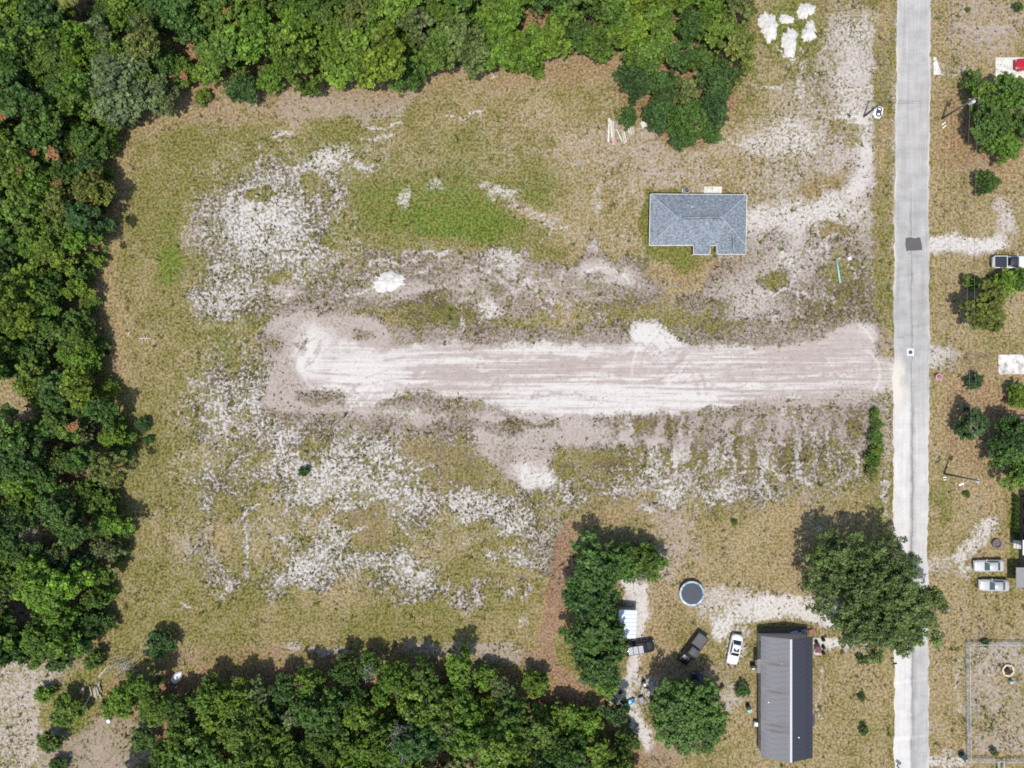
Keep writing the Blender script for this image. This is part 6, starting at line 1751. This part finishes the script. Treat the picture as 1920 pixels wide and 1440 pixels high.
# logs and boat at lower left
lp = thing("log_pile", "pile of pale cut logs in the bushes at lower left", "log pile", (*P(172, 1290), 0)); LOGP = mat("pale_log", (.42, .36, .28), .9, .2, 4)
rg = random.Random(2)
for k in range(14):
    a = rg.uniform(1.1, 1.9); x_, y_, z_ = rg.uniform(-1.5, 1.6), rg.uniform(-1.2, 1.0), .15 + .22 * (k % 3); L_ = rg.uniform(.8, 1.9)
    MB().tube([(x_ - math.cos(a) * L_ / 2, y_ - math.sin(a) * L_ / 2, z_), (x_ + math.cos(a) * L_ / 2, y_ + math.sin(a) * L_ / 2, z_)], rg.uniform(.09, .16), 7).build("log", LOGP, lp, True)
for (q, lab) in (((208, 1244, 186, 1268), "pale log pointing up right from the log pile"), ((154, 1328, 146, 1342), "short pale log below the log pile"), ((228, 1315, 214, 1328), "pale log under the yellow green shrub"), ((210, 1336, 192, 1347), "grey log at the bottom of the junk at lower left"), ((172, 1300, 160, 1322), "pale log below left of the log pile")):
    pipe(*q, .16, LOGP, lab, "log")
bt = thing("boat_hull", "small white boat hull half under the trees at lower left", "boat", (*P(331, 1270, .5), 0), R(50))
m = MB(); rings = []
for x_, w_, h_ in ((-1.0, .62, .55), (-.3, .72, .62), (.4, .62, .58), (.9, .28, .45), (1.1, .04, .36)): rings.append([(x_, -w_, .02), (x_, -w_ * .9, h_ * .5), (x_, -w_ * .45, h_), (x_, w_ * .45, h_), (x_, w_ * .9, h_ * .5), (x_, w_, .02)])
loft(m, rings); m.build("hull", WHITE, bt); MB().tube([(-1.0, 0, .58), (.9, 0, .48)], .04, 6).build("keel", METAL_GREY, bt)
bp_ = thing("brush_pile", "heap of dry grey branches beside the field corner at lower left", "brush pile", (*P(233, 1246), 0)); rg = random.Random(8); m = MB()
for k in range(70):
    x_, y_ = rg.gauss(0, 1.1), rg.gauss(0, .8); a = .75 + rg.gauss(0, .35); L_ = rg.uniform(.8, 2.2)
    m.tube([(x_ - math.cos(a) * L_ / 2, y_ - math.sin(a) * L_ / 2, rg.uniform(.1, .5)), (x_, y_, rg.uniform(.3, .9)), (x_ + math.cos(a) * L_ / 2, y_ + math.sin(a) * L_ / 2, rg.uniform(.2, .9))], .025, 3)
tag(m.build("branches", BARK_PALE, bp_), kind="stuff")
def branch(px_, py_, s, seed, lab, ang=0):
    t = thing("fallen_branch", lab, "branch", (*P(px_, py_), ground_z(px_, py_) + .03), ang); rg = random.Random(seed); m = MB()
    m.tube([(-s, 0, .06), (0, .1, .12), (s, 0, .06)], [.04, .07, .04], 5)
    for k in range(6): a = rg.uniform(0, 6.28); m.tube([(rg.uniform(-.5, .5) * s, 0, .1), (math.cos(a) * s * .8, math.sin(a) * s * .8, rg.uniform(.05, .5))], [.045, .02], 4)
    m.build("limb", mat("bleached_wood", (.60, .57, .50), .9, .1), t)
branch(271, 635, 1.0, 1, "bleached white branch lying in the grass by the left wood"); branch(243, 625, .5, 2, "small bleached stick above the white branch by the left wood", 1.2); branch(925, 146, .6, 3, "pale forked stick lying in the grass below the top wood", .3)
ft = thing("fallen_tree", "thin fallen trunk lying between the trees at the right edge", "fallen tree", (*P(1880, 776), 0)); MB().tube([(-2.6, .5, .5), (0, 0, .6), (4.5, -.8, .7)], [.12, .16, .2], 8).build("trunk", mat("red_bark", (.22, .15, .13), .9, .2), ft, True)
tag(MB().disc((0, 0, 0), .28, .6, 14, .34).build("black_bucket", BLACK, loc=(*P(203, 661), 0)), "black tub at the edge of the left wood", "tub")
# yard clutter
ky = thing("plastic_sled", "blue plastic sled on the sand below the dark tree row", "sled", (*P(1179.5, 1316), 0), R(32)); BLUEM = mat("blue_plastic", (.03, .20, .42), .35, .1)
m = MB(); rings = []
for x_, w_, z_ in ((-1.0, .10, .22), (-.75, .34, .06), (0, .40, .03), (.7, .36, .06), (1.0, .14, .26)): rings.append([(x_, -w_, z_ + .24), (x_, -w_ * .6, z_), (x_, w_ * .6, z_), (x_, w_, z_ + .24), (x_, w_ * .8, z_ + .22), (x_, w_ * .5, z_ + .05), (x_, -w_ * .5, z_ + .05), (x_, -w_ * .8, z_ + .22)])
loft(m, rings); m.build("hull", BLUEM, ky, True); MB().box((.1, 0, .16), (.5, .5, .05)).build("seat", mat("pale_blue_plastic", (.38, .52, .62)), ky)
wb = thing("garden_cart", "grey garden cart with a long handle on the sand track", "cart", (*P(1202, 1311), 0), R(-72)); 
MB().box((0, 0, .42), (1.0, .72, .30), 0, 1.15).build("tray", mat("cart_grey", (.17, .165, .165), .6, .1), wb, bevel=.04); MB().box((0, 0, .575), (.85, .6, .03)).build("load", mat("cart_load", (.30, .29, .28), .9, .3, 5), wb); MB().tube([(.5, 0, .4), (1.9, .1, .5)], .03, 6).build("handle", BLACK, wb); MB().tube([(1.9, -.3, .5), (1.9, .5, .5)], .03, 6).build("grip", BLACK, wb)
for x_ in (-.3, .3):
    for y_ in (-.38, .38): MB().disc((x_, y_ - .04, .18), .18, .08, 12, axis='y').build("wheel", TYRE, wb)
pp_ = thing("capped_post", "thin standing post with white top on the sand below the tree row", "post", (*P(1165.5, 1299, 1.2), 0)); MB().tube([(0, 0, -.1), (0, 0, 2.3)], .05, 8).build("post", BLACK, pp_); MB().box((0, 0, 2.2), (.28, .45, .35)).build("box", WHITE, pp_, bevel=.03); MB().box((0, -.45, .15), (.6, .45, .35)).build("base", BLACK, pp_, bevel=.04)
br_ = thing("barrel", "black barrel with a white lid on the sand track", "barrel", (*P(1206, 1279), 0)); MB().disc((0, 0, 0), .36, .85, 18, .36).build("drum", BLACK, br_); MB().disc((.08, -.10, .85), .22, .05, 16).build("lid", WHITE, br_)
pipe(1207, 1290, 1216, 1290, .10, BARK, "dark stick below the black barrel", "log")
def plastic_chair(px_, py_, ang, m_, lab):
    t = thing("yard_chair", lab, "chair", (*P(px_, py_), 0), R(ang)); MB().box((0, 0, .42), (.55, .55, .05)).build("seat", m_, t); MB().box((0, .28, .7), (.55, .06, .55)).build("backrest", m_, t)
    for x_ in (-.24, .24):
        for y_ in (-.24, .24): MB().box((x_, y_, .2), (.05, .05, .42)).build("leg", m_, t)
plastic_chair(1187, 1199, 10, mat("slate_plastic", (.07, .08, .11), .5, .1), "dark chair between the white shed and the black van"); plastic_chair(1353.5, 1286, 30, mat("dark_metal", (.06, .055, .055), .6, .1), "dark metal chair beside the big round tree")
tag(MB().box((0, 0, .5), (.6, .62, 1.0), .1, .9).build("trash_bin", BLACK, loc=(*P(1401, 1323), 0), bevel=.04), "black bin on the grass left of the metal roofed home", "bin")
tag(MB().disc((0, 0, 0), .30, .5, 16, .36).build("teal_tub", mat("teal_tub", (.18, .55, .50), .5, .08), loc=(*P(1404, 1330), 0)), "teal tub beside the black bin", "tub")
h2 = thing("air_conditioner", "air conditioning unit against the west wall of the metal roofed home", "air conditioner", (*P(1418, 1357.5, .6), 0)); MB().box((0, 0, .4), (.75, .75, .78)).build("case", METAL_GREY, h2, bevel=.04); MB().disc((0, 0, .79), .30, .04, 18).build("fan_guard", WHITE, h2)
gr = thing("barbecue", "black barbecue by the porch of the metal roofed home", "barbecue", (*P(1410, 1246), 0)); MB().box((0, 0, .75), (.9, .5, .4), .2).build("lid", BLACK, gr, bevel=.1); MB().box((.0, 0, .3), (.7, .42, .6), .2).build("cabinet", BLACK, gr); MB().box((.1, -.5, .2), (.4, .3, .35)).build("white_box", WHITE, gr)
pipe(1365, 1246, 1371, 1254, .14, mat("rusty_log", (.22, .09, .05)), "short rust brown log in front of the white sedan", "log")
tag(MB().disc((0, 0, 0), .3, .55, 14, .3).build("white_bucket", WHITE, loc=(*P(206.5, 1350), 0)), "white bucket in the clearing at lower left", "bucket")
tag(MB().tube([(0, 0, .1), (.5, .1, .14), (1.0, 0, .1)], [.08, .1, .05], 6).build("log", BARK, loc=(*P(1750, 623), 0), rz=-.2), "dark stick on the verge opposite the sand road", "log")
